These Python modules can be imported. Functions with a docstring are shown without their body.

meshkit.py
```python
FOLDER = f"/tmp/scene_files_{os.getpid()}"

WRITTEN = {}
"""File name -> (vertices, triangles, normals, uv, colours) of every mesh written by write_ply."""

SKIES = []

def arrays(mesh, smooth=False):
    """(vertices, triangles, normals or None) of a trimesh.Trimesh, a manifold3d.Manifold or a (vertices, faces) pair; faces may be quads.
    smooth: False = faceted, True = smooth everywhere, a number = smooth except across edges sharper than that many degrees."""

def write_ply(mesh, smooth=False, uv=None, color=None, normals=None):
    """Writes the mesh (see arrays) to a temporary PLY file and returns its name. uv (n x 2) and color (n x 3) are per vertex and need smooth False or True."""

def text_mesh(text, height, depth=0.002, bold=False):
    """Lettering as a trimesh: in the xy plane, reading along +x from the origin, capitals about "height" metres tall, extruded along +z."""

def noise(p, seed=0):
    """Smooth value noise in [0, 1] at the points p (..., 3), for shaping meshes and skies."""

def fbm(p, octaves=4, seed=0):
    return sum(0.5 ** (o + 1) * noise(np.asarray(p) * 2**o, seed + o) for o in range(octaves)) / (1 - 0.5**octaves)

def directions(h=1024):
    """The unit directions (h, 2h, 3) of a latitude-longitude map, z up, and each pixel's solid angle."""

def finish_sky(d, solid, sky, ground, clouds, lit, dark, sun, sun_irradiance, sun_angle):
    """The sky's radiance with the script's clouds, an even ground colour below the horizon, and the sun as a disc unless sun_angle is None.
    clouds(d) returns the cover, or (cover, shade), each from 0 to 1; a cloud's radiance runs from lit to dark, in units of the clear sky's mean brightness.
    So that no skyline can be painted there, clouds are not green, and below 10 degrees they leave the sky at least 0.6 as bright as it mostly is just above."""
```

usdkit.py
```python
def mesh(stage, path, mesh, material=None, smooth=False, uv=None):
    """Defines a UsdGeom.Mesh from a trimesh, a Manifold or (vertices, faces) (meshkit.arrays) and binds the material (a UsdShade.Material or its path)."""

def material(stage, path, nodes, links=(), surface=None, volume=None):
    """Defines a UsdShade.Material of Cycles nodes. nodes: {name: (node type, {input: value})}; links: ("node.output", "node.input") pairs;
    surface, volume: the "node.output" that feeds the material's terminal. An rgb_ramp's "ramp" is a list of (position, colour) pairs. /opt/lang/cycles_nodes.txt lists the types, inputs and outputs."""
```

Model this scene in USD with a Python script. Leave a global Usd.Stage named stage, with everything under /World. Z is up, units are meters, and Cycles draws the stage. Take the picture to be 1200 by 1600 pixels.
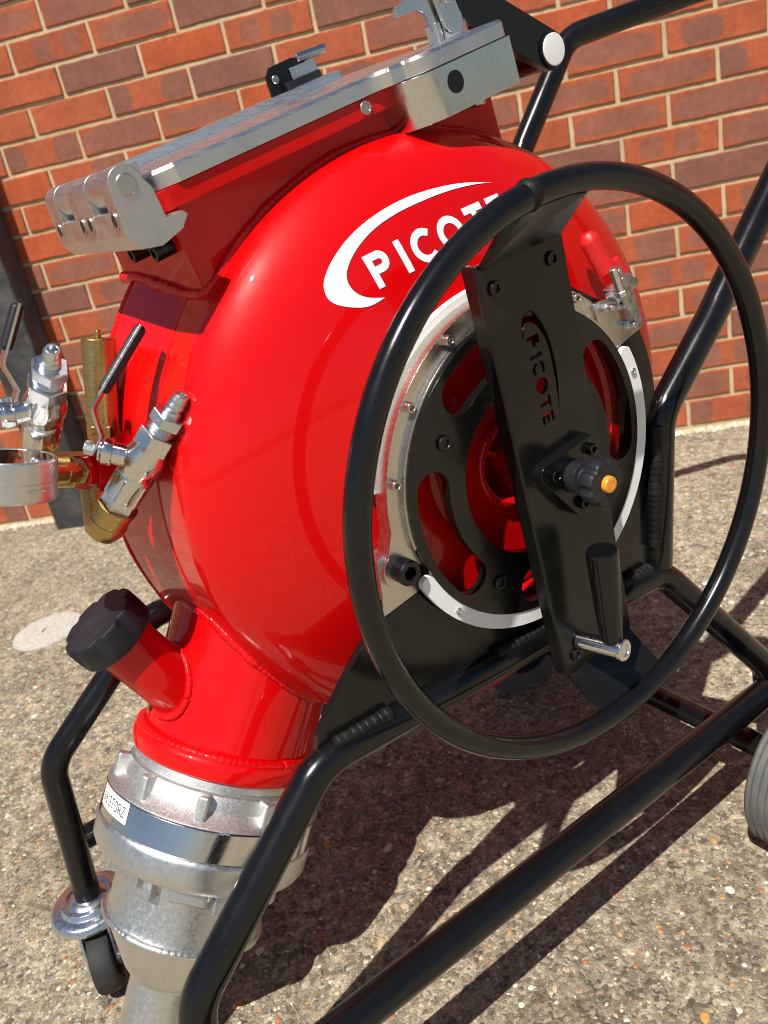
import math, random
import numpy as np, trimesh, usdkit, meshkit
import manifold3d as m3
from manifold3d import Manifold, CrossSection
from shapely.geometry import Polygon, Point, LineString, box as sbox
from shapely import affinity
from shapely.ops import unary_union
from pxr import Usd, UsdGeom, UsdLux, UsdShade, Gf, Sdf, Vt
stage = Usd.Stage.CreateInMemory()
UsdGeom.SetStageUpAxis(stage, 'Z'); UsdGeom.SetStageMetersPerUnit(stage, 1.0)
world = UsdGeom.Xform.Define(stage, '/World'); UsdGeom.Scope.Define(stage, '/World/Looks')
PI = math.pi
rng = np.random.default_rng(7); random.seed(7)
# ------------------------------------------------------------------ camera, sky, sun, exposure
cam = UsdGeom.Camera.Define(stage, '/World/camera')
RC = np.array([[0.96958032, 0.14255434, -0.19897806], [-0.12651479, -0.40404129, -0.90594958], [-0.2095424, 0.90356455, -0.37371525]])
CC = np.array([1.32650556, -2.22791264, 0.79994255])
mt = np.eye(4); mt[0, :3], mt[1, :3], mt[2, :3], mt[3, :3] = RC[0], -RC[1], -RC[2], CC
cam.AddTransformOp().Set(Gf.Matrix4d(mt.tolist()))
FPX = 1291.65
cam.CreateHorizontalApertureAttr(36.0); cam.CreateVerticalApertureAttr(48.0)
cam.CreateFocalLengthAttr(FPX / 1200 * 36.0)
cam.CreateFStopAttr(11.0); cam.CreateFocusDistanceAttr(0.80)
cam.CreateClippingRangeAttr((0.02, 1000.0))
cam.CreateExposureAttr(0.55)
SUN = np.array([-0.150, -0.580, 1.0]); SUN /= np.linalg.norm(SUN)
sun = UsdLux.DistantLight.Define(stage, '/World/sun')
sun.CreateIntensityAttr(1.2); sun.CreateAngleAttr(0.53); sun.CreateColorAttr(Gf.Vec3f(1.0, 0.955, 0.88)); sun.CreateNormalizeAttr(True)
zx = SUN; xx = np.cross([0, 0, 1.0], zx); xx /= np.linalg.norm(xx); yx = np.cross(zx, xx)
ms = np.eye(4); ms[0, :3], ms[1, :3], ms[2, :3] = xx, yx, zx
sun.AddTransformOp().Set(Gf.Matrix4d(ms.tolist()))
sky = UsdLux.DomeLight.Define(stage, '/World/sky')
sky_mat = usdkit.material(stage, '/World/Looks/sky_look', {
    't': ('sky_texture', {'sky_type': 'single_scattering', 'sun_disc': False, 'sun_elevation': float(math.asin(SUN[2])), 'sun_rotation': float(math.atan2(SUN[0], SUN[1]) % (2 * PI))}),
    'b': ('background_shader', {'strength': 0.052})}, [('t.color', 'b.color')], surface='b.background')
UsdShade.MaterialBindingAPI.Apply(sky.GetPrim()).Bind(sky_mat)
sky.GetPrim().SetCustomDataByKey('kind', 'structure'); sky.GetPrim().SetCustomDataByKey('label', 'clear summer sky'); sky.GetPrim().SetCustomDataByKey('category', 'sky')

# ------------------------------------------------------------------ helpers
used = {}
def numbered(path):
    n = used.get(path, 0); used[path] = n + 1
    return path if n == 0 else '%s_%03d' % (path, n)
def tag(p, label=None, cat=None, group=None, kind=None):
    for k, v in (('label', label), ('category', cat), ('group', group), ('kind', kind)):
        if v: p.SetCustomDataByKey(k, v)
def thing(name, label, cat, matrix=None, loc=None, kind=None):
    x = UsdGeom.Xform.Define(stage, numbered('/World/' + name))
    if matrix is not None: x.AddTransformOp().Set(Gf.Matrix4d(np.asarray(matrix).tolist()))
    elif loc is not None: x.AddTranslateOp().Set(Gf.Vec3d(*map(float, loc)))
    tag(x.GetPrim(), label, cat, kind=kind)
    return x.GetPrim()
def tm(mesh):
    if hasattr(mesh, 'to_mesh'):
        m = mesh.to_mesh(); return trimesh.Trimesh(np.array(m.vert_properties[:, :3]), np.array(m.tri_verts), process=False)
    if isinstance(mesh, tuple): return trimesh.Trimesh(mesh[0], mesh[1], process=False)
    return mesh
def cat(*ms): return trimesh.util.concatenate([tm(m) for m in ms])
def obj(name, mesh, mat, parent, smooth=35, label=None):
    base = parent.GetPath().pathString if hasattr(parent, 'GetPath') else parent
    p = usdkit.mesh(stage, numbered(base + '/' + name), tm(mesh), mat, smooth=smooth).GetPrim()
    if label: p.SetCustomDataByKey('label', label)
    return p
def unit(v): v = np.asarray(v, float); return v / np.linalg.norm(v)
def frame(d):
    d = unit(d); h = np.array([0, 0, 1.0]) if abs(d[2]) < .9 else np.array([1.0, 0, 0])
    a = unit(np.cross(h, d)); return a, np.cross(d, a), d
def fillet(pts, r, n=8):
    P = [np.asarray(p, float) for p in pts]; out = [P[0]]
    rs = r if hasattr(r, '__len__') else [r] * len(P)
    for i in range(1, len(P) - 1):
        a, b = unit(P[i - 1] - P[i]), unit(P[i + 1] - P[i]); ang = math.acos(np.clip(a @ b, -1, 1))
        if ang > PI - .02: out.append(P[i]); continue
        t = min(rs[i] / math.tan(ang / 2), .49 * np.linalg.norm(P[i - 1] - P[i]), .49 * np.linalg.norm(P[i + 1] - P[i]))
        rr = t * math.tan(ang / 2); c = P[i] + unit(a + b) * rr / math.sin(ang / 2)
        s, e = P[i] + a * t - c, P[i] + b * t - c; w = PI - ang
        for k in range(n + 1):
            q = k / n; out.append(c + (math.sin((1 - q) * w) * s + math.sin(q * w) * e) / math.sin(w))
    out.append(P[-1]); return np.array(out)
def sweep(path, radii, sides=20, closed=False, cap=True):
    p = np.asarray(path, float); n = len(p); radii = np.broadcast_to(np.asarray(radii, float), (n,))
    t = (np.roll(p, -1, 0) - np.roll(p, 1, 0)) if closed else np.gradient(p, axis=0)
    t /= np.linalg.norm(t, axis=1, keepdims=True)
    a = frame(t[0])[0]; V = []
    ang = np.arange(sides) * 2 * PI / sides
    for i in range(n):
        a = unit(a - t[i] * (a @ t[i])); b = np.cross(t[i], a)
        V.append(p[i] + radii[i] * (np.cos(ang)[:, None] * a + np.sin(ang)[:, None] * b))
    V = np.vstack(V); F = []
    for i in range(n if closed else n - 1):
        i2 = (i + 1) % n
        for j in range(sides):
            j2 = (j + 1) % sides; A, Bq, Cq, D = i * sides + j, i * sides + j2, i2 * sides + j2, i2 * sides + j
            F += [[A, Bq, Cq], [A, Cq, D]]
    if cap and not closed:
        V = np.vstack([V, p[0], p[-1]]); k = len(V)
        for j in range(sides):
            j2 = (j + 1) % sides
            F += [[k - 2, j2, j], [k - 1, (n - 1) * sides + j, (n - 1) * sides + j2]]
    return trimesh.Trimesh(V, F, process=False)
def tube(pts, r, bend=.05, sides=22): return sweep(fillet(pts, bend), r, sides)
def lathe(profile, o=(0, 0, 0), d=(0, 0, 1), seg=48, mod=None, phase=0.0):
    """profile: (radius, distance along d) from first to last; a zero radius closes an end"""
    a, b, d = frame(d); o = np.asarray(o, float); th = np.arange(seg) * 2 * PI / seg + phase
    V, F = [], []
    for r, t in profile:
        rr = np.full(seg, r) if mod is None else mod(r, t, th)
        V.append(o + t * d + rr[:, None] * (np.cos(th)[:, None] * a + np.sin(th)[:, None] * b))
    V = np.vstack(V)
    for i in range(len(profile) - 1):
        for j in range(seg):
            j2 = (j + 1) % seg; A, Bq, Cq, D = i * seg + j, i * seg + j2, (i + 1) * seg + j2, (i + 1) * seg + j
            if profile[i][0] > 0: F.append([A, Bq, Cq])
            if profile[i + 1][0] > 0: F.append([A, Cq, D])
    return trimesh.Trimesh(V, F, process=False)
def cyl(p0, p1, r, r1=None, seg=28, ch=.0006):
    p0, p1 = np.asarray(p0, float), np.asarray(p1, float); L = np.linalg.norm(p1 - p0); r1 = r if r1 is None else r1
    ch = min(ch, r * .3, r1 * .3)
    return lathe([(0, 0), (r - ch, 0), (r, ch), (r1, L - ch), (r1 - ch, L), (0, L)], p0, p1 - p0, seg)
def hexn(o, d, af, h, ch=.0008, phase=0):
    """hexagon nut, af across flats"""
    R = af / math.sqrt(3)
    return lathe([(0, 0), (R - ch, 0), (R, ch), (R, h - ch), (R - ch, h), (0, h)], o, d, 6, phase=phase)
def place(mesh, o, ex, ey):
    """mesh in the xy plane, up along +z, to o with axes ex, ey"""
    ex = unit(ex); ey = unit(np.asarray(ey, float) - ex * (np.asarray(ey, float) @ ex)); ez = np.cross(ex, ey)
    m = tm(mesh).copy(); m.vertices = np.asarray(o, float) + np.asarray(m.vertices) @ np.stack([ex, ey, ez]); return m
def extr(poly, h, o=(0, 0, 0), ex=(1, 0, 0), ey=(0, 0, 1), z0=0.0):
    """a shapely polygon pushed h along ex x ey"""
    geoms = getattr(poly, 'geoms', [poly])
    m = cat(*[trimesh.creation.extrude_polygon(g, h, engine='earcut') for g in geoms])
    m.apply_translation((0, 0, z0)); return place(m, o, ex, ey)
def front(poly, y, th):
    """plate parallel to the wheel plane: polygon in (x, z); its front face at depth y, th thick"""
    return extr(poly, th, (0, y + th, 0), (1, 0, 0), (0, 0, 1))
def rbox(c, size, r=.002, ex=(1, 0, 0), ey=(0, 1, 0)):
    s = np.asarray(size, float) / 2 - r; sp = Manifold.sphere(r, 12)
    m = Manifold.batch_hull([sp.translate((float(i * s[0]), float(j * s[1]), float(k * s[2]))) for i in (-1, 1) for j in (-1, 1) for k in (-1, 1)])
    return place(m, c, ex, ey)
def arcpts(c, r, a0, a1, n=40):
    t = np.radians(np.linspace(a0, a1, n)); return [(c[0] + r * math.cos(q), c[1] + r * math.sin(q)) for q in t]
def arcslot(c, r, w, a0, a1): return LineString(arcpts(c, r, a0, a1)).buffer(w / 2, 12)
def sector(c, r0, r1, a0, a1): return Polygon(arcpts(c, r1, a0, a1) + arcpts(c, r0, a1, a0))
def weld(path, r, pitch=.0035, sides=10, squash=None):
    p = np.asarray(path, float); s = np.r_[0, np.cumsum(np.linalg.norm(np.diff(p, axis=0), axis=1))]
    n = max(int(s[-1] / pitch * 6), 8); q = np.linspace(0, s[-1], n)
    P = np.stack([np.interp(q, s, p[:, k]) for k in range(3)], 1)
    saw = ((q + .9 * pitch * meshkit.noise(np.stack([q * 45, q * 0 + 5, q * 0], 1), 9)) / pitch) % 1.0
    jit = meshkit.noise(np.stack([q * 60, q * 0, q * 0], 1), 3) - .5
    rad = r * (.86 + .13 * np.sqrt(np.clip(1 - saw, 0, 1)) + .34 * jit)
    rad[0] *= .5; rad[-1] *= .5
    return sweep(P, rad, sides)
def socket_bolt(o, d, r, h, sink=.6):
    """cap head screw with a hexagon socket; o under the head, d outwards"""
    head = lathe([(r, 0), (r, h - r * .12), (r * .88, h), (r * .62, h), (r * .58, h - .0004)], o, d, 24)
    a, b, dd = frame(d); R6 = r * .62
    th6 = np.arange(24) * 2 * PI / 24
    hexr = r * .5 / np.cos(((th6 + PI / 6) % (PI / 3)) - PI / 6)
    o = np.asarray(o, float)
    V = [o + dd * (h - .0004) + (r * .58) * (np.cos(th6)[:, None] * a + np.sin(th6)[:, None] * b),
         o + dd * (h - .0004) + hexr[:, None] * (np.cos(th6)[:, None] * a + np.sin(th6)[:, None] * b),
         o + dd * (h * (1 - sink)) + hexr[:, None] * (np.cos(th6)[:, None] * a + np.sin(th6)[:, None] * b), [o + dd * (h * (1 - sink))]]
    F = []
    for i in range(2):
        for j in range(24):
            j2 = (j + 1) % 24; F += [[i * 24 + j, i * 24 + j2, (i + 1) * 24 + j2], [i * 24 + j, (i + 1) * 24 + j2, (i + 1) * 24 + j]]
    F += [[48 + j, 48 + (j + 1) % 24, 72] for j in range(24)]
    return cat(head, trimesh.Trimesh(np.vstack(V), F, process=False))
def text_shape(text, height, bold=True):
    """lettering as shapely polygons"""
    m = meshkit.text_mesh(text, height, .01, bold)
    top = [Polygon(t[:, :2]) for t in m.triangles if np.all(t[:, 2] > .009)]
    return unary_union([t.buffer(height * .002) for t in top if t.area > 0])
def grid_on(poly, fn, step):
    """triangulates poly finely and lifts it with fn(x, z) -> 3D"""
    minx, miny, maxx, maxy = poly.bounds; V, F, geoms = [], [], getattr(poly, 'geoms', [poly]); out = []
    for g in geoms:
        v, f = trimesh.creation.triangulate_polygon(g.segmentize(step), engine='earcut')
        m = trimesh.Trimesh(np.c_[v, np.zeros(len(v))], f, process=False)
        v, f = trimesh.remesh.subdivide_to_size(np.asarray(m.vertices), np.asarray(m.faces), step * 2)
        out.append(trimesh.Trimesh(np.array([fn(p[0], p[1]) for p in v]), f, process=False))
    return cat(*out)

# ------------------------------------------------------------------ materials
def M(name, nodes, links=(), surface='p.BSDF'): return usdkit.material(stage, '/World/Looks/' + name, nodes, links, surface=surface)
def paint(name, color, rough=.25, coat=1.0, bump=.12, scale=900, dirt=.25, metallic=0., bevel=0., spec=.5, dust=(.35, .3, .26), dustamt=.0, speck=.10):
    nodes = {'g': ('geometry', {}), 'n': ('noise_texture', {'scale': scale, 'detail': 2.}), 'n2': ('noise_texture', {'scale': 14., 'detail': 6., 'roughness': .65}),
             'r': ('map_range', {'from_min': .35, 'from_max': .75, 'to_min': rough, 'to_max': rough + dirt, 'clamp': True}),
             'cr': ('map_range', {'from_min': .4, 'from_max': .8, 'to_min': .02, 'to_max': .02 + dirt * .5, 'clamp': True}),
             'd': ('map_range', {'from_min': .45, 'from_max': .85, 'to_min': 0., 'to_max': dustamt, 'clamp': True}),
             'mx': ('mix_color', {'a': color, 'b': dust}), 'n3': ('noise_texture', {'scale': 330., 'detail': 2.}), 'n4': ('noise_texture', {'scale': 9., 'detail': 3.}), 's': ('map_range', {'from_min': .70, 'from_max': .80, 'to_min': 0., 'to_max': speck, 'clamp': True}), 's4': ('map_range', {'from_min': .42, 'from_max': .7, 'to_min': 0., 'to_max': 1., 'clamp': True}), 'sm': ('math', {'math_type': 'multiply'}), 'mx2': ('mix_color', {'b': dust}),
             'bm': ('bump', {'strength': bump, 'distance': .0006}),
             'p': ('principled_bsdf', {'base_color': color, 'metallic': metallic, 'coat_weight': coat, 'coat_roughness': .04, 'specular_ior_level': spec})}
    links = [('g.position', 'n.vector'), ('g.position', 'n2.vector'), ('n2.fac', 'r.value'), ('n2.fac', 'cr.value'), ('n2.fac', 'd.value'), ('d.result', 'mx.fac'), ('mx.result', 'mx2.a'), ('g.position', 'n3.vector'), ('g.position', 'n4.vector'), ('n3.fac', 's.value'), ('n4.fac', 's4.value'), ('s.result', 'sm.value1'), ('s4.result', 'sm.value2'), ('sm.value', 'mx2.fac'), ('mx2.result', 'p.base_color'),
             ('r.result', 'p.roughness'), ('n.fac', 'bm.height'), ('bm.normal', 'p.normal'), ('cr.result', 'p.coat_roughness')]
    if bevel:
        nodes['bv'] = ('bevel', {'radius': bevel, 'samples': 6}); links.append(('bv.bevel', 'bm.normal'))
    return M(name, nodes, links)
def metal(name, color, rough=.3, aniso=(1, 1, 1), streak=.15, bump=.15, scale=60, bevel=0., metallic=1.0, grime=.25):
    nodes = {'g': ('texture_coordinate', {}), 'mp': ('mapping', {'scale': aniso}), 'n': ('noise_texture', {'scale': scale, 'detail': 5., 'roughness': .7}), 'n2': ('noise_texture', {'scale': 22., 'detail': 6., 'roughness': .7}),
             'r': ('map_range', {'from_min': .3, 'from_max': .7, 'to_min': max(rough - streak, .04), 'to_max': rough + streak, 'clamp': True}),
             'c': ('map_range', {'from_min': .5, 'from_max': .85, 'to_min': 0., 'to_max': grime, 'clamp': True}),
             'mx': ('mix_color', {'a': color, 'b': tuple(x * .45 for x in color)}),
             'bm': ('bump', {'strength': bump, 'distance': .0003}),
             'p': ('principled_bsdf', {'metallic': metallic})}
    links = [('g.object', 'mp.vector'), ('mp.vector', 'n.vector'), ('g.object', 'n2.vector'), ('n.fac', 'r.value'), ('n2.fac', 'c.value'), ('c.result', 'mx.fac'), ('mx.result', 'p.base_color'),
             ('r.result', 'p.roughness'), ('n.fac', 'bm.height'), ('bm.normal', 'p.normal')]
    if bevel:
        nodes['bv'] = ('bevel', {'radius': bevel, 'samples': 6}); links.append(('bv.bevel', 'bm.normal'))
    return M(name, nodes, links)
RED = paint('red_paint', (.53, .0008, .0015), rough=.35, spec=.08, coat=.65, bump=.05, scale=700, dirt=.15, dustamt=.0, speck=.12)
REDB = paint('red_paint_edge', (.53, .0008, .0015), rough=.35, spec=.08, coat=.65, bump=.05, scale=700, dirt=.15, bevel=.002, dustamt=.0)
BLACK = paint('black_powder_coat', (.004, .004, .0045), rough=.13, coat=.0, bump=.03, scale=900, dirt=.14, dustamt=.004, spec=.42)
BLACKP = paint('black_plate_coat', (.006, .0055, .005), rough=.14, coat=.0, bump=.03, scale=700, dirt=.14, bevel=.0012, dustamt=.006, spec=.4)
BLACKM = paint('black_anodised', (.016, .016, .017), rough=.38, coat=0., bump=.05, scale=900, dirt=.15, bevel=.0008, dustamt=.08)
BLACKW = paint('black_weld_coat', (.005, .005, .005), rough=.5, spec=.25, coat=.0, bump=.9, scale=260, dirt=.25, dustamt=.03)
BOLT = metal('black_bolt_steel', (.05, .05, .055), rough=.32, streak=.08)
PLASTIC = paint('black_plastic', (.008, .009, .013), rough=.45, spec=.35, coat=0., bump=.25, scale=1500, dirt=.15, bevel=.0008, dustamt=.08)
ALU = metal('milled_aluminium', (.66, .67, .69), rough=.30, aniso=(2, 2, 30), streak=.1, bump=.06, scale=25, bevel=.0008, grime=.35)
ALUP = metal('polished_aluminium', (.64, .645, .65), rough=.16, aniso=(3, 40, 3), streak=.08, bump=.05, scale=25, bevel=.001, grime=.3)
CASTS = metal('smooth_cast_aluminium', (.60, .60, .59), rough=.40, streak=.12, bump=.25, scale=260, bevel=.001, grime=.4)
ALUH = metal('brushed_aluminium', (.60, .59, .57), rough=.38, aniso=(30, 2, 2), streak=.1, bump=.06, scale=25, bevel=.001, grime=.3)
CAST = metal('cast_aluminium', (.60, .595, .58), rough=.50, streak=.12, bump=.5, scale=420, bevel=.001, grime=.5)
SATIN = metal('satin_aluminium', (.64, .64, .64), rough=.36, streak=.08, bump=.12, scale=160, bevel=.001, grime=.15)
STEEL = metal('stainless_steel', (.56, .53, .49), rough=.27, aniso=(20, 3, 3), streak=.08, bump=.08, scale=40, bevel=.0006, grime=.4)
ZINC = metal('zinc_plated_steel', (.62, .65, .68), rough=.27, streak=.1, bump=.12, scale=150, bevel=.0005, grime=.35)
CHROME = metal('nickel_plated_brass', (.70, .69, .67), rough=.16, streak=.06, bump=.15, scale=220, bevel=.0006, grime=.3)
BRASS = metal('brass', (.50, .35, .13), rough=.34, aniso=(2, 2, 12), streak=.1, bump=.1, scale=60, bevel=.0006, grime=.45)
ORANGE = paint('orange_cap', (.75, .26, .02), rough=.35, coat=.5, bump=.03, dirt=.05)
WHITE = paint('white_plastic', (.80, .80, .80), rough=.35, coat=.2, bump=.03, dirt=.15)
VINYL = paint('white_vinyl', (.84, .84, .84), rough=.4, coat=.0, bump=.0, dirt=.05)
SEAL = paint('white_seal', (.78, .77, .74), rough=.5, coat=.0, bump=.3, scale=300, dirt=.15, dustamt=.2)
RUBBER = paint('grey_rubber', (.10, .10, .098), rough=.75, coat=0., bump=.5, scale=900, dirt=.15, dustamt=.5, spec=.3)
RUBBERB = paint('black_rubber', (.02, .02, .02), rough=.65, coat=0., bump=.4, scale=900, dirt=.15, dustamt=.2, spec=.3)
GRIPRED = paint('red_grip_vinyl', (.55, .012, .010), rough=.4, coat=.0, bump=.1, dirt=.1)
PVC = paint('dark_grey_pipe', (.022, .024, .027), rough=.5, coat=0., bump=.2, scale=300, dirt=.2, dustamt=.25)
YELLOW = paint('yellow_print', (.70, .62, .04), rough=.5, coat=0., bump=0., dirt=.0)
INK = paint('dark_print', (.03, .03, .03), rough=.5, coat=0., bump=0., dirt=.0)
GLASS = M('gauge_glass', {'f': ('fresnel', {'IOR': 1.5}), 't': ('transparent_bsdf', {}), 'g': ('glossy_bsdf', {'roughness': .02}), 'm': ('mix_closure', {})},
          [('f.fac', 'm.fac'), ('t.BSDF', 'm.closure1'), ('g.BSDF', 'm.closure2')], surface='m.closure')
CONC = M('concrete_cover', {'g': ('geometry', {}), 'n': ('noise_texture', {'scale': 160., 'detail': 5.}), 'c': ('rgb_ramp', {'ramp': [(.3, (.30, .28, .25)), (.7, (.46, .44, .40))]}), 'bm': ('bump', {'strength': .5, 'distance': .002}), 'p': ('principled_bsdf', {'roughness': .9})},
         [('g.position', 'n.vector'), ('n.fac', 'c.fac'), ('c.color', 'p.base_color'), ('n.fac', 'bm.height'), ('bm.normal', 'p.normal')])
MORTAR = M('mortar', {'g': ('geometry', {}), 'n': ('noise_texture', {'scale': 260., 'detail': 4., 'roughness': .7}), 'n2': ('noise_texture', {'scale': 9., 'detail': 4.}),
                      'c': ('rgb_ramp', {'ramp': [(.25, (.42, .32, .19)), (.6, (.62, .50, .32)), (.85, (.72, .61, .44))]}), 'c2': ('rgb_ramp', {'ramp': [(.3, (.7, .68, .64)), (.7, (1., 1., 1.))]}), 'mu': ('mix_color', {'blend_type': 'multiply', 'fac': 1.}),
                      'bm': ('bump', {'strength': .8, 'distance': .002}), 'p': ('principled_bsdf', {'roughness': .95, 'specular_ior_level': .15})},
           [('g.position', 'n.vector'), ('g.position', 'n2.vector'), ('n.fac', 'c.fac'), ('n2.fac', 'c2.fac'), ('c.color', 'mu.a'), ('c2.color', 'mu.b'), ('mu.result', 'p.base_color'), ('n.fac', 'bm.height'), ('bm.normal', 'p.normal')])
def brick_mat(name, base, kiss, blobs, seed):
    """base: fired clay colour; kiss: the grey-purple kiss marks; blobs: (cx, hx, hz) rounded patches in metres"""
    nd = {'tc': ('texture_coordinate', {}), 'ge': ('geometry', {}), 'of': ('vector_math', {'math_type': 'add', 'vector2': (seed * 3.1, seed * 1.7, 0)}),
          'n': ('noise_texture', {'scale': 38., 'detail': 4., 'roughness': .6}), 'wn': ('vector_math', {'math_type': 'scale', 'scale': 1.}),
          'sx': ('separate_xyz', {}), 'nf': ('noise_texture', {'scale': 520., 'detail': 5., 'roughness': .75}), 'nm': ('noise_texture', {'scale': 70., 'detail': 6., 'roughness': .7}), 'ns': ('noise_texture', {'scale': 11., 'detail': 3.}),
          'cb': ('rgb_ramp', {'ramp': [(.25, tuple(c * .72 for c in base)), (.5, base), (.78, tuple(min(c * 1.25, 1) for c in base))]}),
          'ck': ('rgb_ramp', {'ramp': [(.25, tuple(c * .72 for c in kiss)), (.55, kiss), (.8, tuple(c * 1.2 for c in kiss))]}),
          'sp': ('map_range', {'from_min': .66, 'from_max': .74, 'to_min': 0., 'to_max': .55, 'clamp': True}), 'dk': ('mix_color', {'b': (.06, .035, .03)}),
          'to': ('rgb_ramp', {'ramp': [(.3, (.84, .80, .80)), (.7, (1.1, 1.06, 1.02))]}), 'mu': ('mix_color', {'blend_type': 'multiply', 'fac': 1.}),
          'mx': ('mix_color', {}), 'bm': ('bump', {'strength': .55, 'distance': .0025}), 'bv': ('bevel', {'radius': .003, 'samples': 4}), 'p': ('principled_bsdf', {'roughness': .82, 'specular_ior_level': .25})}
    lk = [('tc.object', 'of.vector1'), ('of.vector', 'n.vector'), ('tc.object', 'sx.vector'), ('ge.position', 'nf.vector'), ('ge.position', 'nm.vector'), ('ge.position', 'ns.vector'), ('nm.fac', 'cb.fac'), ('nm.fac', 'ck.fac'),
          ('cb.color', 'mx.a'), ('ck.color', 'mx.b'), ('nm.fac', 'sp.value'), ('sp.result', 'dk.fac'), ('mx.result', 'mu.a'), ('ns.fac', 'to.fac'), ('to.color', 'mu.b'), ('mu.result', 'dk.a'), ('dk.result', 'p.base_color'),
          ('nf.fac', 'bm.height'), ('bv.bevel', 'bm.normal'), ('bm.normal', 'p.normal')]
    prev = None
    for i, (cx, hx, hz) in enumerate(blobs):
        # superellipse distance (x/hx)^4 + (z/hz)^4, warped by noise
        a = 'x%d' % i; nd.update({a: ('math', {'math_type': 'subtract', 'value2': cx}), a + 'd': ('math', {'math_type': 'divide', 'value2': hx}), a + 'p': ('math', {'math_type': 'power', 'value2': 4.}), a + 'z': ('math', {'math_type': 'divide', 'value2': hz}), a + 'zp': ('math', {'math_type': 'power', 'value2': 4.}),
                   a + 's': ('math', {'math_type': 'add'}), a + 'w': ('math', {'math_type': 'multiply_add', 'value2': 1.5, 'value3': -.75}), a + 't': ('math', {'math_type': 'add'}), a + 'm': ('map_range', {'range_type': 'smoothstep', 'from_min': .6, 'from_max': 1.35, 'to_min': .88, 'to_max': 0., 'clamp': True}),
                   a + 'ax': ('math', {'math_type': 'absolute'}), a + 'az': ('math', {'math_type': 'absolute'})})
        lk += [('sx.x', a + '.value1'), (a + '.value', a + 'd.value1'), (a + 'd.value', a + 'ax.value1'), (a + 'ax.value', a + 'p.value1'), ('sx.z', a + 'z.value1'), (a + 'z.value', a + 'az.value1'), (a + 'az.value', a + 'zp.value1'), (a + 'p.value', a + 's.value1'), (a + 'zp.value', a + 's.value2'),
               ('n.fac', a + 'w.value1'), (a + 's.value', a + 't.value1'), (a + 'w.value', a + 't.value2'), (a + 't.value', a + 'm.value')]
        if prev:
            nd[a + 'u'] = ('math', {'math_type': 'maximum'}); lk += [(prev, a + 'u.value1'), (a + 'm.result', a + 'u.value2')]; prev = a + 'u.value'
        else: prev = a + 'm.result'
    if prev: lk.append((prev, 'mx.fac'))
    else: nd['mx'][1]['fac'] = 0.
    return M(name, nd, lk)
OR, OR2, PU, PU2 = (.36, .094, .040), (.315, .084, .040), (.245, .105, .072), (.205, .094, .068)
BR = {'purple': [brick_mat('brick_kissed_a', OR2, PU, [(0, .102, .028)], 1), brick_mat('brick_kissed_b', OR, PU, [(.006, .094, .024)], 2), brick_mat('brick_kissed_c', OR2, PU2, [(0, .12, .04)], 3), brick_mat('brick_kissed_d', OR, PU, [(-.004, .098, .023)], 9)],
      'two': [brick_mat('brick_two_marks_a', OR, PU, [(-.045, .026, .024), (.035, .028, .025)], 4), brick_mat('brick_two_marks_b', OR, PU2, [(-.08, .03, .03), (.07, .035, .03)], 5), brick_mat('brick_two_marks_c', OR2, PU, [(-.02, .024, .026), (.06, .022, .024)], 10)],
      'one': [brick_mat('brick_one_mark_a', OR, PU2, [(-.03, .045, .026)], 6), brick_mat('brick_one_mark_b', OR, PU, [(.06, .05, .034)], 7)],
      'plain': [brick_mat('brick_plain_a', OR, PU, [], 8), brick_mat('brick_plain_b', (.38, .085, .03), PU, [], 11)]}
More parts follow.
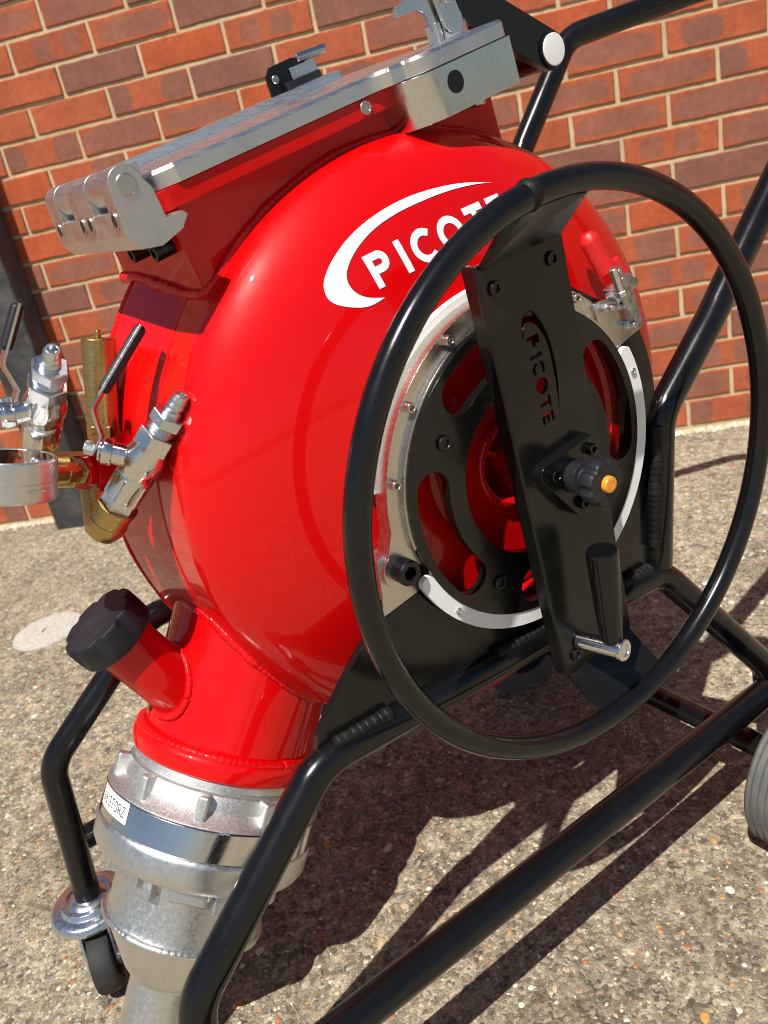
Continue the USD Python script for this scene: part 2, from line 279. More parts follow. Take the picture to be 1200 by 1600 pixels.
# ground: weathered concrete with exposed aggregate
GROUND = M('exposed_aggregate', {'g': ('geometry', {}), 'nw': ('noise_texture', {'scale': 130., 'detail': 3.}), 'ws': ('vector_math', {'math_type': 'scale', 'scale': .010}), 'wa': ('vector_math', {'math_type': 'add'}),
    'v': ('voronoi_texture', {'scale': 210., 'feature': 'f1'}), 'v2': ('voronoi_texture', {'scale': 78., 'feature': 'f1'}), 'n': ('noise_texture', {'scale': 3.5, 'detail': 7., 'roughness': .65}), 'nf': ('noise_texture', {'scale': 330., 'detail': 5., 'roughness': .75}), 'nm': ('noise_texture', {'scale': 48., 'detail': 4., 'roughness': .6}),
    'sc': ('separate_color', {}), 'c1': ('rgb_ramp', {'ramp': [(0, (.085, .075, .06)), (.25, (.19, .165, .125)), (.55, (.29, .255, .195)), (.8, (.40, .36, .285)), (1, (.56, .53, .46))]}),
    'sc2': ('separate_color', {}), 'c2': ('rgb_ramp', {'ramp': [(0, (.12, .10, .08)), (.5, (.28, .245, .185)), (.85, (.40, .34, .24)), (1, (.52, .47, .37))]}), 'mx': ('mix_color', {'fac': .40}),
    'cf': ('rgb_ramp', {'ramp': [(.28, (.40, .39, .37)), (.5, (.95, .95, .95)), (.72, (1.35, 1.35, 1.33))]}), 'mu': ('mix_color', {'blend_type': 'multiply', 'fac': .9}), 'cm': ('rgb_ramp', {'ramp': [(.3, (.72, .71, .69)), (.7, (1.15, 1.15, 1.14))]}), 'mu3': ('mix_color', {'blend_type': 'multiply', 'fac': 1.}),
    'to': ('rgb_ramp', {'ramp': [(.32, (.78, .75, .70)), (.5, (1.08, 1.05, .98)), (.7, (1.25, 1.21, 1.12))]}), 'mu2': ('mix_color', {'blend_type': 'multiply', 'fac': 1.}),
    'ad': ('math', {'math_type': 'multiply_add', 'value2': -.35, 'value3': 1.}), 'ad2': ('math', {'math_type': 'multiply_add', 'value2': 1.}), 'bm': ('bump', {'strength': .85, 'distance': .0035}), 'p': ('principled_bsdf', {'roughness': .9, 'specular_ior_level': .2})},
    [('g.position', 'nw.vector'), ('nw.color', 'ws.vector1'), ('g.position', 'wa.vector1'), ('ws.vector', 'wa.vector2'), ('wa.vector', 'v.vector'), ('wa.vector', 'v2.vector'), ('g.position', 'n.vector'), ('g.position', 'nf.vector'), ('g.position', 'nm.vector'), ('v.color', 'sc.color'), ('sc.r', 'c1.fac'), ('v2.color', 'sc2.color'), ('sc2.g', 'c2.fac'), ('c1.color', 'mx.a'), ('c2.color', 'mx.b'),
     ('nf.fac', 'cf.fac'), ('mx.result', 'mu.a'), ('cf.color', 'mu.b'), ('nm.fac', 'cm.fac'), ('mu.result', 'mu3.a'), ('cm.color', 'mu3.b'), ('n.fac', 'to.fac'), ('mu3.result', 'mu2.a'), ('to.color', 'mu2.b'), ('mu2.result', 'p.base_color'),
     ('v.distance', 'ad.value1'), ('nf.fac', 'ad2.value1'), ('ad.value', 'ad2.value3'), ('ad2.value', 'bm.height'), ('bm.normal', 'p.normal')])
def stone(name, c, sc=300.):
    return M(name, {'g': ('texture_coordinate', {}), 'n': ('noise_texture', {'scale': sc, 'detail': 4.}), 'c': ('rgb_ramp', {'ramp': [(.3, tuple(x * .65 for x in c)), (.55, c), (.75, tuple(min(x * 1.3, .9) for x in c))]}), 'bm': ('bump', {'strength': .3, 'distance': .0008}), 'p': ('principled_bsdf', {'roughness': .6})},
             [('g.object', 'n.vector'), ('n.fac', 'c.fac'), ('c.color', 'p.base_color'), ('n.fac', 'bm.height'), ('bm.normal', 'p.normal')])
STONES = [stone('pebble_tan', (.42, .32, .19)), stone('pebble_ochre', (.48, .24, .07)), stone('pebble_white', (.60, .55, .46)), stone('pebble_grey', (.22, .20, .18)), stone('pebble_dark', (.10, .085, .075)), stone('pebble_rust', (.36, .13, .05)), stone('pebble_sand', (.50, .42, .28))]

# ------------------------------------------------------------------ setting: ground, wall
SL = .02                                                       # the yard falls away from the wall
def gz(x, y): return SL * y
gr = thing('ground', 'weathered exposed aggregate concrete yard sloping away from the wall', 'ground', kind='structure')
obj('concrete_surface', trimesh.Trimesh([[-60, -80, gz(0, -80)], [60, -80, gz(0, -80)], [60, 0, 0], [-60, 0, 0]], [[0, 1, 2], [0, 2, 3]], process=False), GROUND, gr, smooth=False)
obj('soil', trimesh.Trimesh([[-60, 0, 0], [60, 0, 0], [60, 40, 0], [-60, 40, 0]], [[0, 1, 2], [0, 2, 3]], process=False), GROUND, gr, smooth=False)
def inview(P, mx=60):
    c = (P - CC) @ RC.T
    with np.errstate(all='ignore'):
        X, Y = 600 + FPX * c[:, 0] / c[:, 2], 800 + FPX * c[:, 1] / c[:, 2]
    return (c[:, 2] > .1) & (X > -mx) & (X < 1200 + mx) & (Y > -mx) & (Y < 1600 + mx), c[:, 2]
ico = trimesh.creation.icosphere(1)
def pebble_mesh(seed, sub=1):
    m = trimesh.creation.icosphere(sub); r = np.random.default_rng(seed)
    v = np.asarray(m.vertices); v = v * (1 + .45 * (meshkit.noise(v * 1.5 + seed * 7.3, seed)[:, None] - .5)) * np.array([1, r.uniform(.55, .9), r.uniform(.35, .55)])
    return trimesh.Trimesh(v, m.faces, process=False)
# the 300 largest pebbles that show, one by one
r1 = np.random.default_rng(21); n = 0
forms = [pebble_mesh(s) for s in range(8)]
pick = [0, 1, 2, 1, 6, 0, 5, 3, 2, 6, 3, 4]
while n < 300:
    x, y = r1.uniform(.2, 2.9), r1.uniform(-2.0, -.1)
    P = np.array([[x, y, gz(x, y)]]); ok, dep = inview(P, 20)
    if not ok[0]: continue
    s = r1.uniform(.0042, .0080) * (1.3 if r1.random() < .12 else 1) ; a = r1.uniform(0, 2 * PI); f = forms[n % 8]
    v = np.asarray(f.vertices) * s; v = np.c_[v[:, 0] * math.cos(a) - v[:, 1] * math.sin(a), v[:, 0] * math.sin(a) + v[:, 1] * math.cos(a), v[:, 2] * .55]
    obj('pebble', trimesh.Trimesh(v + P[0] + [0, 0, -s * .02], f.faces, process=False), STONES[pick[r1.integers(len(pick))]], gr, smooth=True); n += 1
def scatter(name, label, cat_, N, region, size, protos, seed, stuff_parent='/World', lift=.1):
    r = np.random.default_rng(seed); x, y = region(r, N); P = np.stack([x, y, gz(x, y)], 1); ok, d = inview(P, 80); P = P[ok]; k = len(P)
    pi = UsdGeom.PointInstancer.Define(stage, numbered(stuff_parent + '/' + name)); tag(pi.GetPrim(), label, cat_, kind='stuff')
    targets = []
    for i, (mm, mat) in enumerate(protos):
        q = usdkit.mesh(stage, pi.GetPath().pathString + '/grain_kind_%d' % (i + 1), mm, mat, smooth=True); targets.append(q.GetPath())
    pi.CreatePrototypesRel().SetTargets(targets)
    s = size(r, k); P[:, 2] += s * lift
    pi.CreatePositionsAttr(Vt.Vec3fArray.FromNumpy(P.astype(np.float32)))
    pi.CreateScalesAttr(Vt.Vec3fArray.FromNumpy(np.repeat(s[:, None], 3, 1).astype(np.float32)))
    a = r.uniform(0, 2 * PI, k) / 2
    pi.CreateOrientationsAttr(Vt.QuathArray([Gf.Quath(float(math.cos(t)), 0, 0, float(math.sin(t))) for t in a]))
    pi.CreateProtoIndicesAttr(Vt.IntArray.FromNumpy(r.integers(0, len(protos), k).astype(np.int32)))
    return pi
protos = [(pebble_mesh(30 + i), STONES[j]) for i, j in enumerate([0, 2, 3, 6, 4, 0, 2, 3, 1, 6, 4, 5, 3, 4])]
scatter('surface_grit', 'small rounded stones set in the concrete surface of the yard', 'grit', 80000, lambda r, N: (r.uniform(-.2, 3.2, N), r.uniform(-2.15, -.02, N)), lambda r, k: .0011 + .0030 * r.random(k) ** 3.0, protos, 5, lift=-.17)
protos2 = [(pebble_mesh(60 + i), STONES[j]) for i, j in enumerate([2, 6, 6, 2, 0])]
scatter('wall_foot_gravel', 'pale beige gravel lying along the foot of the brick wall', 'gravel', 14000, lambda r, N: (r.uniform(-.6, 3.6, N), -np.abs(r.normal(0, .026, N)) * (.5 + meshkit.noise(np.stack([np.linspace(0, 1, N) * 0, np.zeros(N), np.zeros(N)], 1))) - .002), lambda r, k: .002 + .0068 * r.random(k) ** 1.6, protos2, 8, lift=.3)

wall = thing('brick_wall', 'red and purple-brown brick wall with pale sand mortar behind the machine', 'wall')
XM0, XM1, ZT = -7.0, 9.0, 2.12
obj('mortar', trimesh.creation.box(bounds=[[XM0, .0045, -.1], [XM1, .11, ZT]]), MORTAR, wall, smooth=False)
special = {}
def sp(v, **kw):
    for k, t in kw.items(): special[(int(k[1:].replace('m', '-')), v)] = t
for v, row in {2: {0: 'purple', 2: 'purple', 4: 'purple', 6: 'purple'}, 3: {-1: 'one', 1: 'two', 3: 'purple', 5: 'purple', 7: 'plain'}, 4: {0: 'plain', 2: 'purple', 4: 'plain', 6: 'two', 8: 'purple'}, 5: {-1: 'one', 1: 'plain', 3: 'two', 5: 'purple', 7: 'plain'},
               6: {-2: 'plain', 0: 'two', 2: 'purple', 4: 'purple', 14: 'purple', 12: 'plain'}, 7: {-1: 'plain', 1: 'one', 13: 'purple', 15: 'one'}, 8: {-2: 'plain', 0: 'plain', 12: 'purple', 14: 'purple', 16: 'two'}, 9: {13: 'purple', 15: 'purple', -1: 'plain'},
               10: {12: 'purple', 14: 'two', 16: 'purple', 0: 'purple', -2: 'one'}, 11: {15: 'purple', -1: 'purple', 1: 'one'}, 12: {12: 'purple', 14: 'plain', 16: 'one', 0: 'one'}, 13: {13: 'one', 15: 'purple'}, 14: {14: 'two', 12: 'plain'}}.items():
    for u_, t in row.items(): special[(u_, v)] = t
bw = cat(rbox((0, 0, 0), (.215, .1025, .065), .003))
bb = trimesh.creation.box(bounds=[[-.1075, 0, -.0325], [.1075, .1, .0325]])
def brick_shape(seed):
    """a brick with slightly worn, uneven arrises"""
    P = Polygon([(-.1075, -.0325), (.1075, -.0325), (.1075, .0325), (-.1075, .0325)]).segmentize(.018)
    c = np.array(P.exterior.coords)[:-1]; j = (meshkit.noise(np.c_[c * 60 + seed * 11.3, np.full(len(c), seed)], seed) - .5) * .0022
    cen = c * (1 - .0) ; dirv = np.sign(c) * (np.abs(c) >= np.array([.1074, .0324])); c = c + dirv * j[:, None]
    n = len(c); ci = c - np.sign(c) * .0022 * (np.abs(dirv) + 0)
    V = np.vstack([np.c_[c[:, 0], np.full(n, .1), c[:, 1]], np.c_[c[:, 0], np.full(n, .0018), c[:, 1]], np.c_[ci[:, 0], np.full(n, .0), ci[:, 1]], [[0, 0, 0]]])
    F = []
    for k in range(2):
        for i in range(n):
            i2 = (i + 1) % n; F += [[k * n + i, k * n + i2, (k + 1) * n + i2], [k * n + i, (k + 1) * n + i2, (k + 1) * n + i]]
    F += [[2 * n + i, 2 * n + (i + 1) % n, 3 * n] for i in range(n)]
    m = trimesh.Trimesh(V, F, process=False); return m
shapes_b = [brick_shape(s) for s in range(6)]
r2 = np.random.default_rng(3); far_v, far_f, off = [], [], 0
nsingle = 0
for v in range(-25, 20):
    z = 1.435 - (v - .5) * .075
    if z > ZT - .03: continue
    for u_ in range(-66, 82):
        if (u_ + v) % 2: continue
        x = (u_ + 1) * .1125
        if x < XM0 + .1 or x > XM1 - .1: continue
        kind = special.get((u_, v)) or ['purple', 'purple', 'two', 'plain', 'one', 'plain'][r2.integers(6)]
        Pc = np.array([[x - .11, 0, z], [x + .11, 0, z], [x, 0, z - .035], [x, 0, z + .035]]); see = inview(Pc, 10)[0].any()
        dy, rot = r2.normal(0, .0008), r2.normal(0, .002)
        sh = shapes_b[r2.integers(6)]; mat = BR[kind][r2.integers(len(BR[kind]))]
        if see and nsingle < 298:
            p = obj('brick', sh, mat, wall, smooth=False); xf = UsdGeom.Xformable(p); xf.AddTranslateOp().Set(Gf.Vec3d(x, dy, z)); xf.AddRotateYOp().Set(math.degrees(rot)); nsingle += 1
        else:
            far_v.append(np.asarray(bb.vertices) + [x, dy, z]); far_f.append(np.asarray(bb.faces) + off); off += len(bb.vertices)
FARB = M('brick_far', {'g': ('geometry', {}), 'n': ('noise_texture', {'scale': 12., 'detail': 4.}), 'c': ('rgb_ramp', {'ramp': [(.3, PU), (.5, OR2), (.7, OR)]}), 'p': ('principled_bsdf', {'roughness': .85})}, [('g.position', 'n.vector'), ('n.fac', 'c.fac'), ('c.color', 'p.base_color')])
tag(obj('outlying_bricks', trimesh.Trimesh(np.vstack(far_v), np.vstack(far_f), process=False), FARB, wall, smooth=False), kind='stuff')

# ------------------------------------------------------------------ downpipe and ground cover
pipe = thing('downpipe', 'dark grey vertical pipe standing at the wall behind the pressure gauge', 'pipe', loc=(-.120, -.050, -.004))
obj('pipe_shaft', extr(sbox(-.062, -.037, .062, .037).buffer(.008), 2.0, (0, 0, 0), (1, 0, 0), (0, 1, 0)), PVC, pipe)
for zb in (1.25, 1.9):
    obj('wall_bracket', rbox((0, .0, zb), (.16, .096, .03), .003), PVC, pipe)
cov = thing('round_cover', 'pale round concrete cover with a small hole set in the yard', 'ground cover', loc=(.132, -.715, gz(0, -.715)))
sl = np.array([0, 1, SL]); ex = (1, 0, 0)
def tilt(m): m = tm(m); m.vertices = np.asarray(m.vertices) + np.c_[np.zeros(len(m.vertices)), np.zeros(len(m.vertices)), SL * np.asarray(m.vertices)[:, 1]]; return m
obj('cover_disc', tilt(lathe([(.074, -.01), (.074, .003), (.070, .0055), (.013, .0055), (.012, .001), (0, .001)], seg=48)), CONC, cov)
obj('cover_rim', tilt(lathe([(.080, -.01), (.080, .0025), (.0745, .0025), (.0745, -.01)], seg=48)), CONC, cov)

# ------------------------------------------------------------------ the machine. local frame: x along the handwheel to the right, y away from the viewer, z up
MU, MA = np.array([.7229241, .69092746, 0]), np.array([.69079616, -.72278672, -.01949425])
MZ = np.cross(MU, -MA)
mx = np.eye(4); mx[0, :3], mx[1, :3], mx[2, :3], mx[3, :3] = MU, -MA, MZ, (1.3582, -1.5329, 0)
mc = thing('hose_drum_machine', 'red pressure drum on a black tubular trolley with a large black handwheel', 'hose drum machine', matrix=mx)
V3 = lambda *a: np.array(a, float)
C0 = (0.0, .516); DC = (-.004, .522)
def axc(y): return V3(0, y, .516)
# --- drum shell
RD, YT, HD = .3035, .203, .100
def dish_y(x, z):
    r = math.hypot(x - DC[0], z - DC[1]); return YT - HD * math.sqrt(max(0, 1 - (r / RD) ** 2))
yo = YT - HD * math.sqrt(1 - (.150 / RD) ** 2); prof = [(.140, yo + .06), (.146, yo + .004)]
for q in np.r_[np.linspace(.150, .27, 26), RD - (RD - .27) * np.linspace(.97, 0, 24) ** 2]: prof.append((q, YT - HD * math.sqrt(max(0, 1 - (q / RD) ** 2))))
RB = .317
prof += [(RD, .207), (RD, .252), (RD + .0004, .255), (RB, .360), (RB, .373)]
def r_at(y): return RD if y < .255 else RD + (RB - RD) * min(1, (y - .255) / .105)
for q in np.linspace(PI / 2, .02, 24): prof.append((RB * math.sin(q), .373 + .095 * math.cos(q)))
prof.append((0, .468))
shell = obj('drum_shell', lathe(prof, V3(DC[0], 0, DC[1]), (0, 1, 0), 160), RED, mc, smooth=25)
ringp = lambda y, r, a0, a1, n=120: np.array([(r * math.cos(t) + (DC[0] if r > .2 else 0), y, (DC[1] if r > .2 else .516) + r * math.sin(t)) for t in np.radians(np.linspace(a0, a1, n))])
obj('weld_seam', weld(ringp(.2535, RD - .0006, 133, 216), .0019, .005), RED, shell)
obj('weld_seam', weld(ringp(.3715, RB - .0005, 100, 230), .0030, .005), RED, shell)
# reel inside the opening
inner = obj('reel_face', lathe([(.139, .175), (.139, .124), (.135, .120), (.044, .1165), (.040, .1165), (.040, .135), (.036, .150), (0, .150)], axc(0), (0, 1, 0), 96), RED, mc)
obj('weld_seam', weld(ringp(.1150, .0425, 0, 359, 200), .0052, .006), RED, inner)
obj('reel_hub', cat(cyl((0, .150, .516), (0, .100, .516), .013, seg=32), *[rbox(V3(.026 * math.cos(t), .135, .516 + .026 * math.sin(t)), (.028, .03, .006), .0015, ex=(math.cos(t), 0, math.sin(t)), ey=(0, 1, 0)) for t in (.5, 2.6, 4.7)]), RED, inner)
# --- logo on the dish
c6, s6 = math.cos(math.radians(11.3)), math.sin(math.radians(11.3))
def logo_at(u_, v_): return -0.1061 + u_ * c6 - v_ * s6, 0.7077 + u_ * s6 + v_ * c6
def word(h=.0283, w=.0063, droop=0.):
    """PICOTE in plain geometric capitals"""
    def bar(x0, y0, x1, y1): return sbox(x0, y0, x1, y1)
    L = []
    L.append(unary_union([bar(0, 0, w, h), LineString([(w * .5, h - w * .5), (.0125, h - w * .5)] + arcpts((.0125, h - w * .5 - .0056), .0056, 90, -90, 14) + [(w * .5, h - w * .5 - .0112)]).buffer(w / 2, cap_style=2, join_style=1)]))
    L.append(bar(.0320, 0, .0320 + w, h))
    r = (h - w) / 2
    L.append(LineString(arcpts((.0600, h / 2), r + .0004, 48, 312, 40)).buffer(w / 2, cap_style=2))
    L.append(affinity.translate(Point(0, 0).buffer(r + w / 2 + .0004, 32).difference(Point(0, 0).buffer(r - w / 2 + .0004, 32)), .0905, h / 2))
    L.append(unary_union([bar(.1120, h - w, .1350, h), bar(.1235 - w / 2, 0, .1235 + w / 2, h)]))
    L.append(unary_union([bar(.1420, 0, .1420 + w, h), bar(.1420, 0, .1610, w), bar(.1420, h / 2 - w / 2, .1590, h / 2 + w / 2), bar(.1420, h - w, .1610, h)]))
    out = unary_union(L)
    if droop:
        from shapely import transform
        out = transform(out.segmentize(.003), lambda c: np.c_[c[:, 0], c[:, 1] - droop * c[:, 0] ** 2])
    return out
SWP = [(0.0005, -0.0077), (-0.0168, -0.0088), (-0.0349, 0.0002), (-0.0445, 0.0093), (-0.0432, 0.0199), (-0.037, 0.0277), (-0.0222, 0.0375), (0.0013, 0.0471), (0.0316, 0.0527), (0.0653, 0.0535), (0.0997, 0.0489), (0.1321, 0.041), (0.1627, 0.0292), (0.1395, 0.0361), (0.1094, 0.042), (0.0756, 0.0452), (0.0473, 0.046), (0.0199, 0.0429), (-0.0035, 0.0345), (-0.0194, 0.0236), (-0.0229, 0.0139), (-0.0201, 0.0044), (-0.0116, -0.0027)]
def swoosh(sc=1.0, undroop=0.):
    P = np.array(SWP); keep = {0, 12}
    if undroop: P[:, 1] += undroop * np.clip(P[:, 0], 0, None) ** 2
    for _ in range(3):                                             # corner cutting, the two tips kept
        Q, kk = [], set()
        for i in range(len(P)):
            a, b = P[i], P[(i + 1) % len(P)]
            if i in keep: kk.add(len(Q)); Q.append(a)
            else: Q.append(a * .75 + P[i - 1] * .25); Q.append(a * .75 + b * .25)
        P, keep = np.array(Q), kk
    return Polygon(P * sc).buffer(0)
tx = word(droop=.35)
def on_dish(u_, v_):
    x, z = logo_at(u_, v_); return (x, dish_y(x, z) - .0005, z)
logo = grid_on(unary_union([tx]), on_dish, .004); sw = grid_on(swoosh(), on_dish, .004)
def face_front(m):
    n = m.face_normals[:, 1].sum()
    if n > 0: m.faces = m.faces[:, ::-1]
    return m
obj('lettering', face_front(logo), VINYL, shell, smooth=True); obj('logo_swoosh', face_front(sw), VINYL, shell, smooth=True)

# --- loading neck, flange and lid, in a frame tilted with the drum
E1, E2, LO = V3(c6, 0, s6), V3(-s6, 0, c6), V3(-.2554, 0, .8301)
def LF(a, y, b): return LO + E1 * a + V3(0, y, 0) + E2 * b
EY = V3(0, 1, 0)
def lidplate(poly, b0, b1):
    """poly in (along lid, y); from b0 to b1 across the lid"""
    return extr(poly, b1 - b0, LF(0, 0, b0), E1, EY)
def rr(x0, y0, x1, y1, r): return sbox(x0 + r, y0 + r, x1 - r, y1 - r).buffer(r, 10)
def profplate(poly, y0, y1): return extr(poly, y1 - y0, LF(0, y1, 0), E1, E2)
HX, HZ = .0050, .0022
neck = obj('loading_neck', lidplate(rr(.0115, .210, .376, .410, .014).difference(rr(.0175, .216, .370, .404, .009)), -.255, -.0305), RED, mc)
def on_neck(a, y):
    """height across the lid where the neck wall meets the dish"""
    lo, hi = -.25, .0
    for _ in range(40):
        m_ = (lo + hi) / 2; p = LF(a, y, m_)
        if math.hypot(p[0] - DC[0], p[2] - DC[1]) >= RD or (y < YT and dish_y(p[0], p[2]) > y): hi = m_
        else: lo = m_
    return lo
obj('weld_seam', weld([LF(.0255 + .014 * math.cos(t) - .0004, .224 - .014 * math.sin(t), on_neck(.0255 + .014 * math.cos(t), .224 - .014 * math.sin(t))) for t in np.linspace(PI, PI / 2, 8)] + [LF(a, .2095, on_neck(a, .210)) for a in np.linspace(.029, .368, 60)], .0050, .0062), RED, neck)
def side_on(y):
    for b in np.linspace(-.03, -.25, 400):
        p = LF(.0115, y, b); r_ = math.hypot(p[0] - DC[0], p[2] - DC[1])
        if r_ <= r_at(y): return b
    return -.12
obj('weld_seam', weld([LF(.011, y, side_on(y)) for y in np.linspace(.222, .405, 30)], .0058, .006), RED, neck)
fl = unary_union([rr(-.0065, .190, .330, .462, .016), sbox(.19, .205, .355, .462)])
obj('neck_flange', lidplate(fl, -.0302, -.0148), REDB, mc)
e1b = .153
bolt_p = LF(.199, .152, -.0235)
lp = Polygon([(.000, .462), (.000, .214), (.005, .197), (.022, .188)] + [(.216 + .022 * math.sin(t), .188 - .022 * (1 - math.cos(t))) for t in np.linspace(0, 1.05, 8)] + [(.273 - .024 * math.cos(t), .184 - .0235 * math.sin(t)) for t in np.linspace(.35, PI / 2, 10)] + [(.358, .1605), (.362, .164), (.362, .462)]).buffer(-.004).buffer(.008).buffer(-.004)
lid = obj('lid', cat(lidplate(lp, -.0142, -.0024), lidplate(lp.buffer(-.0008), -.0024, -.0016), lidplate(lp.buffer(-.0016), -.0016, -.0008), lidplate(lp.buffer(-.0024), -.0008, 0)), ALU, mc, smooth=20)
obj('lid_rear_rail', lidplate(rr(.03, .41, .347, .46, .004), .0002, .0085), ALU, lid)
obj('black_insert', lidplate(rr(.28, .42, .328, .44, .003), .009, .0165), PLASTIC, lid)
# clamp block under the lid
bp = Polygon([(.2400, .240), (.2400, .192)] + [(.2710 - .031 * math.cos(t), .190 - .031 * math.sin(t)) for t in np.linspace(.0, PI / 2, 14)] + [(.3615, .159), (.3615, .240)])
blk = tm(lidplate(bp, -.0550, -.0150))
bm = Manifold(m3.Mesh(vert_properties=np.asarray(blk.vertices, np.float32), tri_verts=np.asarray(blk.faces, np.uint32))) if False else None
block = obj('clamp_block', blk, ALUP, mc, smooth=20)
hp = LF(.2870, .159, -.0312)
obj('bore', lathe([(.0088, -.0006), (.0094, 0), (.0082, .0003), (.0076, .0002), (.0070, .00015), (0, .0001)], hp + V3(0, -.0002, 0), (0, -1, 0), 32), BOLT, block)
obj('block_bolt', socket_bolt(LF(.342, .200, -.0550), -E2, .0075, .008), STEEL, block); obj('block_bolt', socket_bolt(LF(.262, .200, -.0550), -E2, .0075, .012), BOLT, block)
fh = LF(.2090, .1898, -.0222)
obj('flange_screw', socket_bolt(fh, (0, -1, 0), .0062, .0012, .9), STEEL, mc)
obj('red_tab', rbox(LF(.3645, .195, -.028), (.004, .03, .016), .0008, ex=E1, ey=EY), REDB, block)
# hinge
hpoly = unary_union([Point(-.0300, -.0020).buffer(.0135, 20), Polygon([(-.0435, -.002), (-.0475, -.034), (-.0415, -.0465), (-.0250, -.0505), (-.0040, -.0455), (.0045, -.0375), (.0015, -.0338), (-.0125, -.0338), (-.0125, -.010), (-.0165, -.002)])])
hpoly = affinity.translate(hpoly, HX, HZ)
NOTCH = [(.192, .233), (.283, .324)]
hs = [.172] + [q for nn in NOTCH for q in nn] + [.354]
low = hpoly.intersection(sbox(-.1, -.1, .1, -.0150))
parts = [profplate(hpoly, hs[i], hs[i + 1]) for i in range(0, 6, 2)] + [profplate(low, *nn) for nn in NOTCH]
hinge = obj('hinge', cat(*parts), ALUH, mc, smooth=25)
for nn in NOTCH:
    obj('hinge_knuckle', profplate(affinity.translate(unary_union([Point(-.0298, -.0018).buffer(.0132, 20), sbox(-.0298, -.0135, -.008, .0095)]), HX, HZ), nn[0] + .001, nn[1] - .001), ALUH, hinge, smooth=25)
obj('hinge_pin', cyl(LF(-.0250, .1705, .0002), LF(-.0250, .355, .0002), .0078), STEEL, hinge)
for yb in (.185, .247, .268, .341):
    obj('hinge_screw', lathe([(.0048, .0003), (.0046, .0006), (0, .0006)], LF(-.0412, yb, -.0200), unit(-E1 * .99 + E2 * .11), 20), BOLT, hinge)
    obj('countersink', lathe([(.0066, -.0004), (.0072, .0007), (.0062, .0008), (.0048, .0004)], LF(-.0412, yb, -.0200), unit(-E1 * .99 + E2 * .11), 20), ALUP, hinge)
for yb in (.240, .297): obj('hinge_bolt', socket_bolt(LF(.0110, yb, -.059), -E1, .0075, .018), BOLT, hinge)
# latches on the lid
lt = obj('lid_latch', cat(lathe([(.0, 0), (.0185, 0), (.0185, .0095), (.0165, .0115), (.0125, .0115), (.0125, .028), (.0115, .030), (0, .030)], LF(.336, .208, .0), E2, 40)), SATIN, mc)
obj('latch_lever', profplate(Polygon([(.275, .0335), (.2755, .0385), (.295, .043), (.315, .041), (.328, .022), (.318, .012), (.310, .0125), (.306, .028), (.296, .0335)]).buffer(.0015), .194, .198), ZINC, lt)
obj('latch_link', profplate(unary_union([Point(.328, .014).buffer(.011), Point(.323, .040).buffer(.010), Polygon([(.317, .013), (.339, .013), (.333, .042), (.313, .042)])]), .187, .191), ZINC, lt)
obj('latch_bolt', hexn(LF(.3245, .187, .033), (0, -1, 0), .011, .006), ZINC, lt); obj('latch_pin', rbox(LF(.3135, .200, .008), (.007, .016, .018), .0015, ex=E1, ey=EY), ZINC, lt)
obj('latch_post', cyl(LF(.344, .213, .028), LF(.352, .213, .052), .0105), ZINC, lt)
l2 = obj('lid_latch', profplate(Polygon([(.262, 0), (.264, .029), (.272, .0365), (.300, .0375), (.318, .0335), (.316, .026), (.301, .025), (.291, .012), (.288, 0)]), .428, .433), BOLT, mc, label='far toggle latch with a bright steel bar')
obj('latch_cheek', profplate(rr(.292, .004, .327, .0285, .002), .424, .427), ZINC, l2); obj('latch_bar', cyl(LF(.308, .431, .0345), LF(.349, .431, .0335), .0052), CHROME, l2)
obj('latch_rivet', cyl(LF(.2715, .4275, .0235), LF(.2715, .424, .0235), .0045), STEEL, l2)
obj('latch_base', rbox(LF(.292, .431, .0025), (.06, .02, .006), .001, ex=E1, ey=EY), ZINC, l2)
# lid grip bar on its two arms
gb0, gb1 = V3(.2004, .200, .8733), V3(.2004, .440, .8690)
gb = obj('lid_grip_bar', cyl(gb0, gb1, .0168, seg=40), BLACK, mc)
obj('end_cap', lathe([(0, 0), (.0150, 0), (.0150, .0012), (.0140, .0018), (0, .0018)], gb0 + V3(0, .0002, 0), (0, -1, 0), 36), WHITE, gb)
arm = LineString([(.2004, .8733), (.085, .930)]).buffer(.0185, 16)
obj('grip_arm', front(arm, .203, .010), BLACKP, gb)

# --- outlet pipe, coupling, tail
OO, OD = V3(-.3145, .2869, .2544), unit(V3(-.566, -.095, -.819))
outlet = obj('outlet_pipe', lathe([(.0915, -.235), (.0915, -.026), (.0930, -.022), (.0990, -.021), (.1010, -.018), (.1015, -.012), (.0990, -.002), (.097, 0), (.085, 0)], OO, OD, 96), RED, mc, smooth=30)
oa, ob, od = frame(OD)
circ = lambda s, r, n=160: np.array([OO + OD * s + r * (math.cos(t) * oa + math.sin(t) * ob) for t in np.linspace(0, 2 * PI, n)])
obj('weld_seam', weld(circ(-.0225, .0945), .0055, .0065), RED, outlet)
# weld where outlet and dish meet: march along each pipe generator
ws = []
for t in np.linspace(0, 2 * PI, 150):
    g0 = OO + .0920 * (math.cos(t) * oa + math.sin(t) * ob); s_hit = None
    for s in np.linspace(-.02, -.235, 430):
        p = g0 + OD * s; r_ = math.hypot(p[0] - DC[0], p[2] - DC[1])
        if r_ < r_at(p[1]) and (p[1] > YT or dish_y(p[0], p[2]) < p[1]) and p[1] < .39: s_hit = p; break
    ws.append(s_hit)
run = [p for p in ws if p is not None]
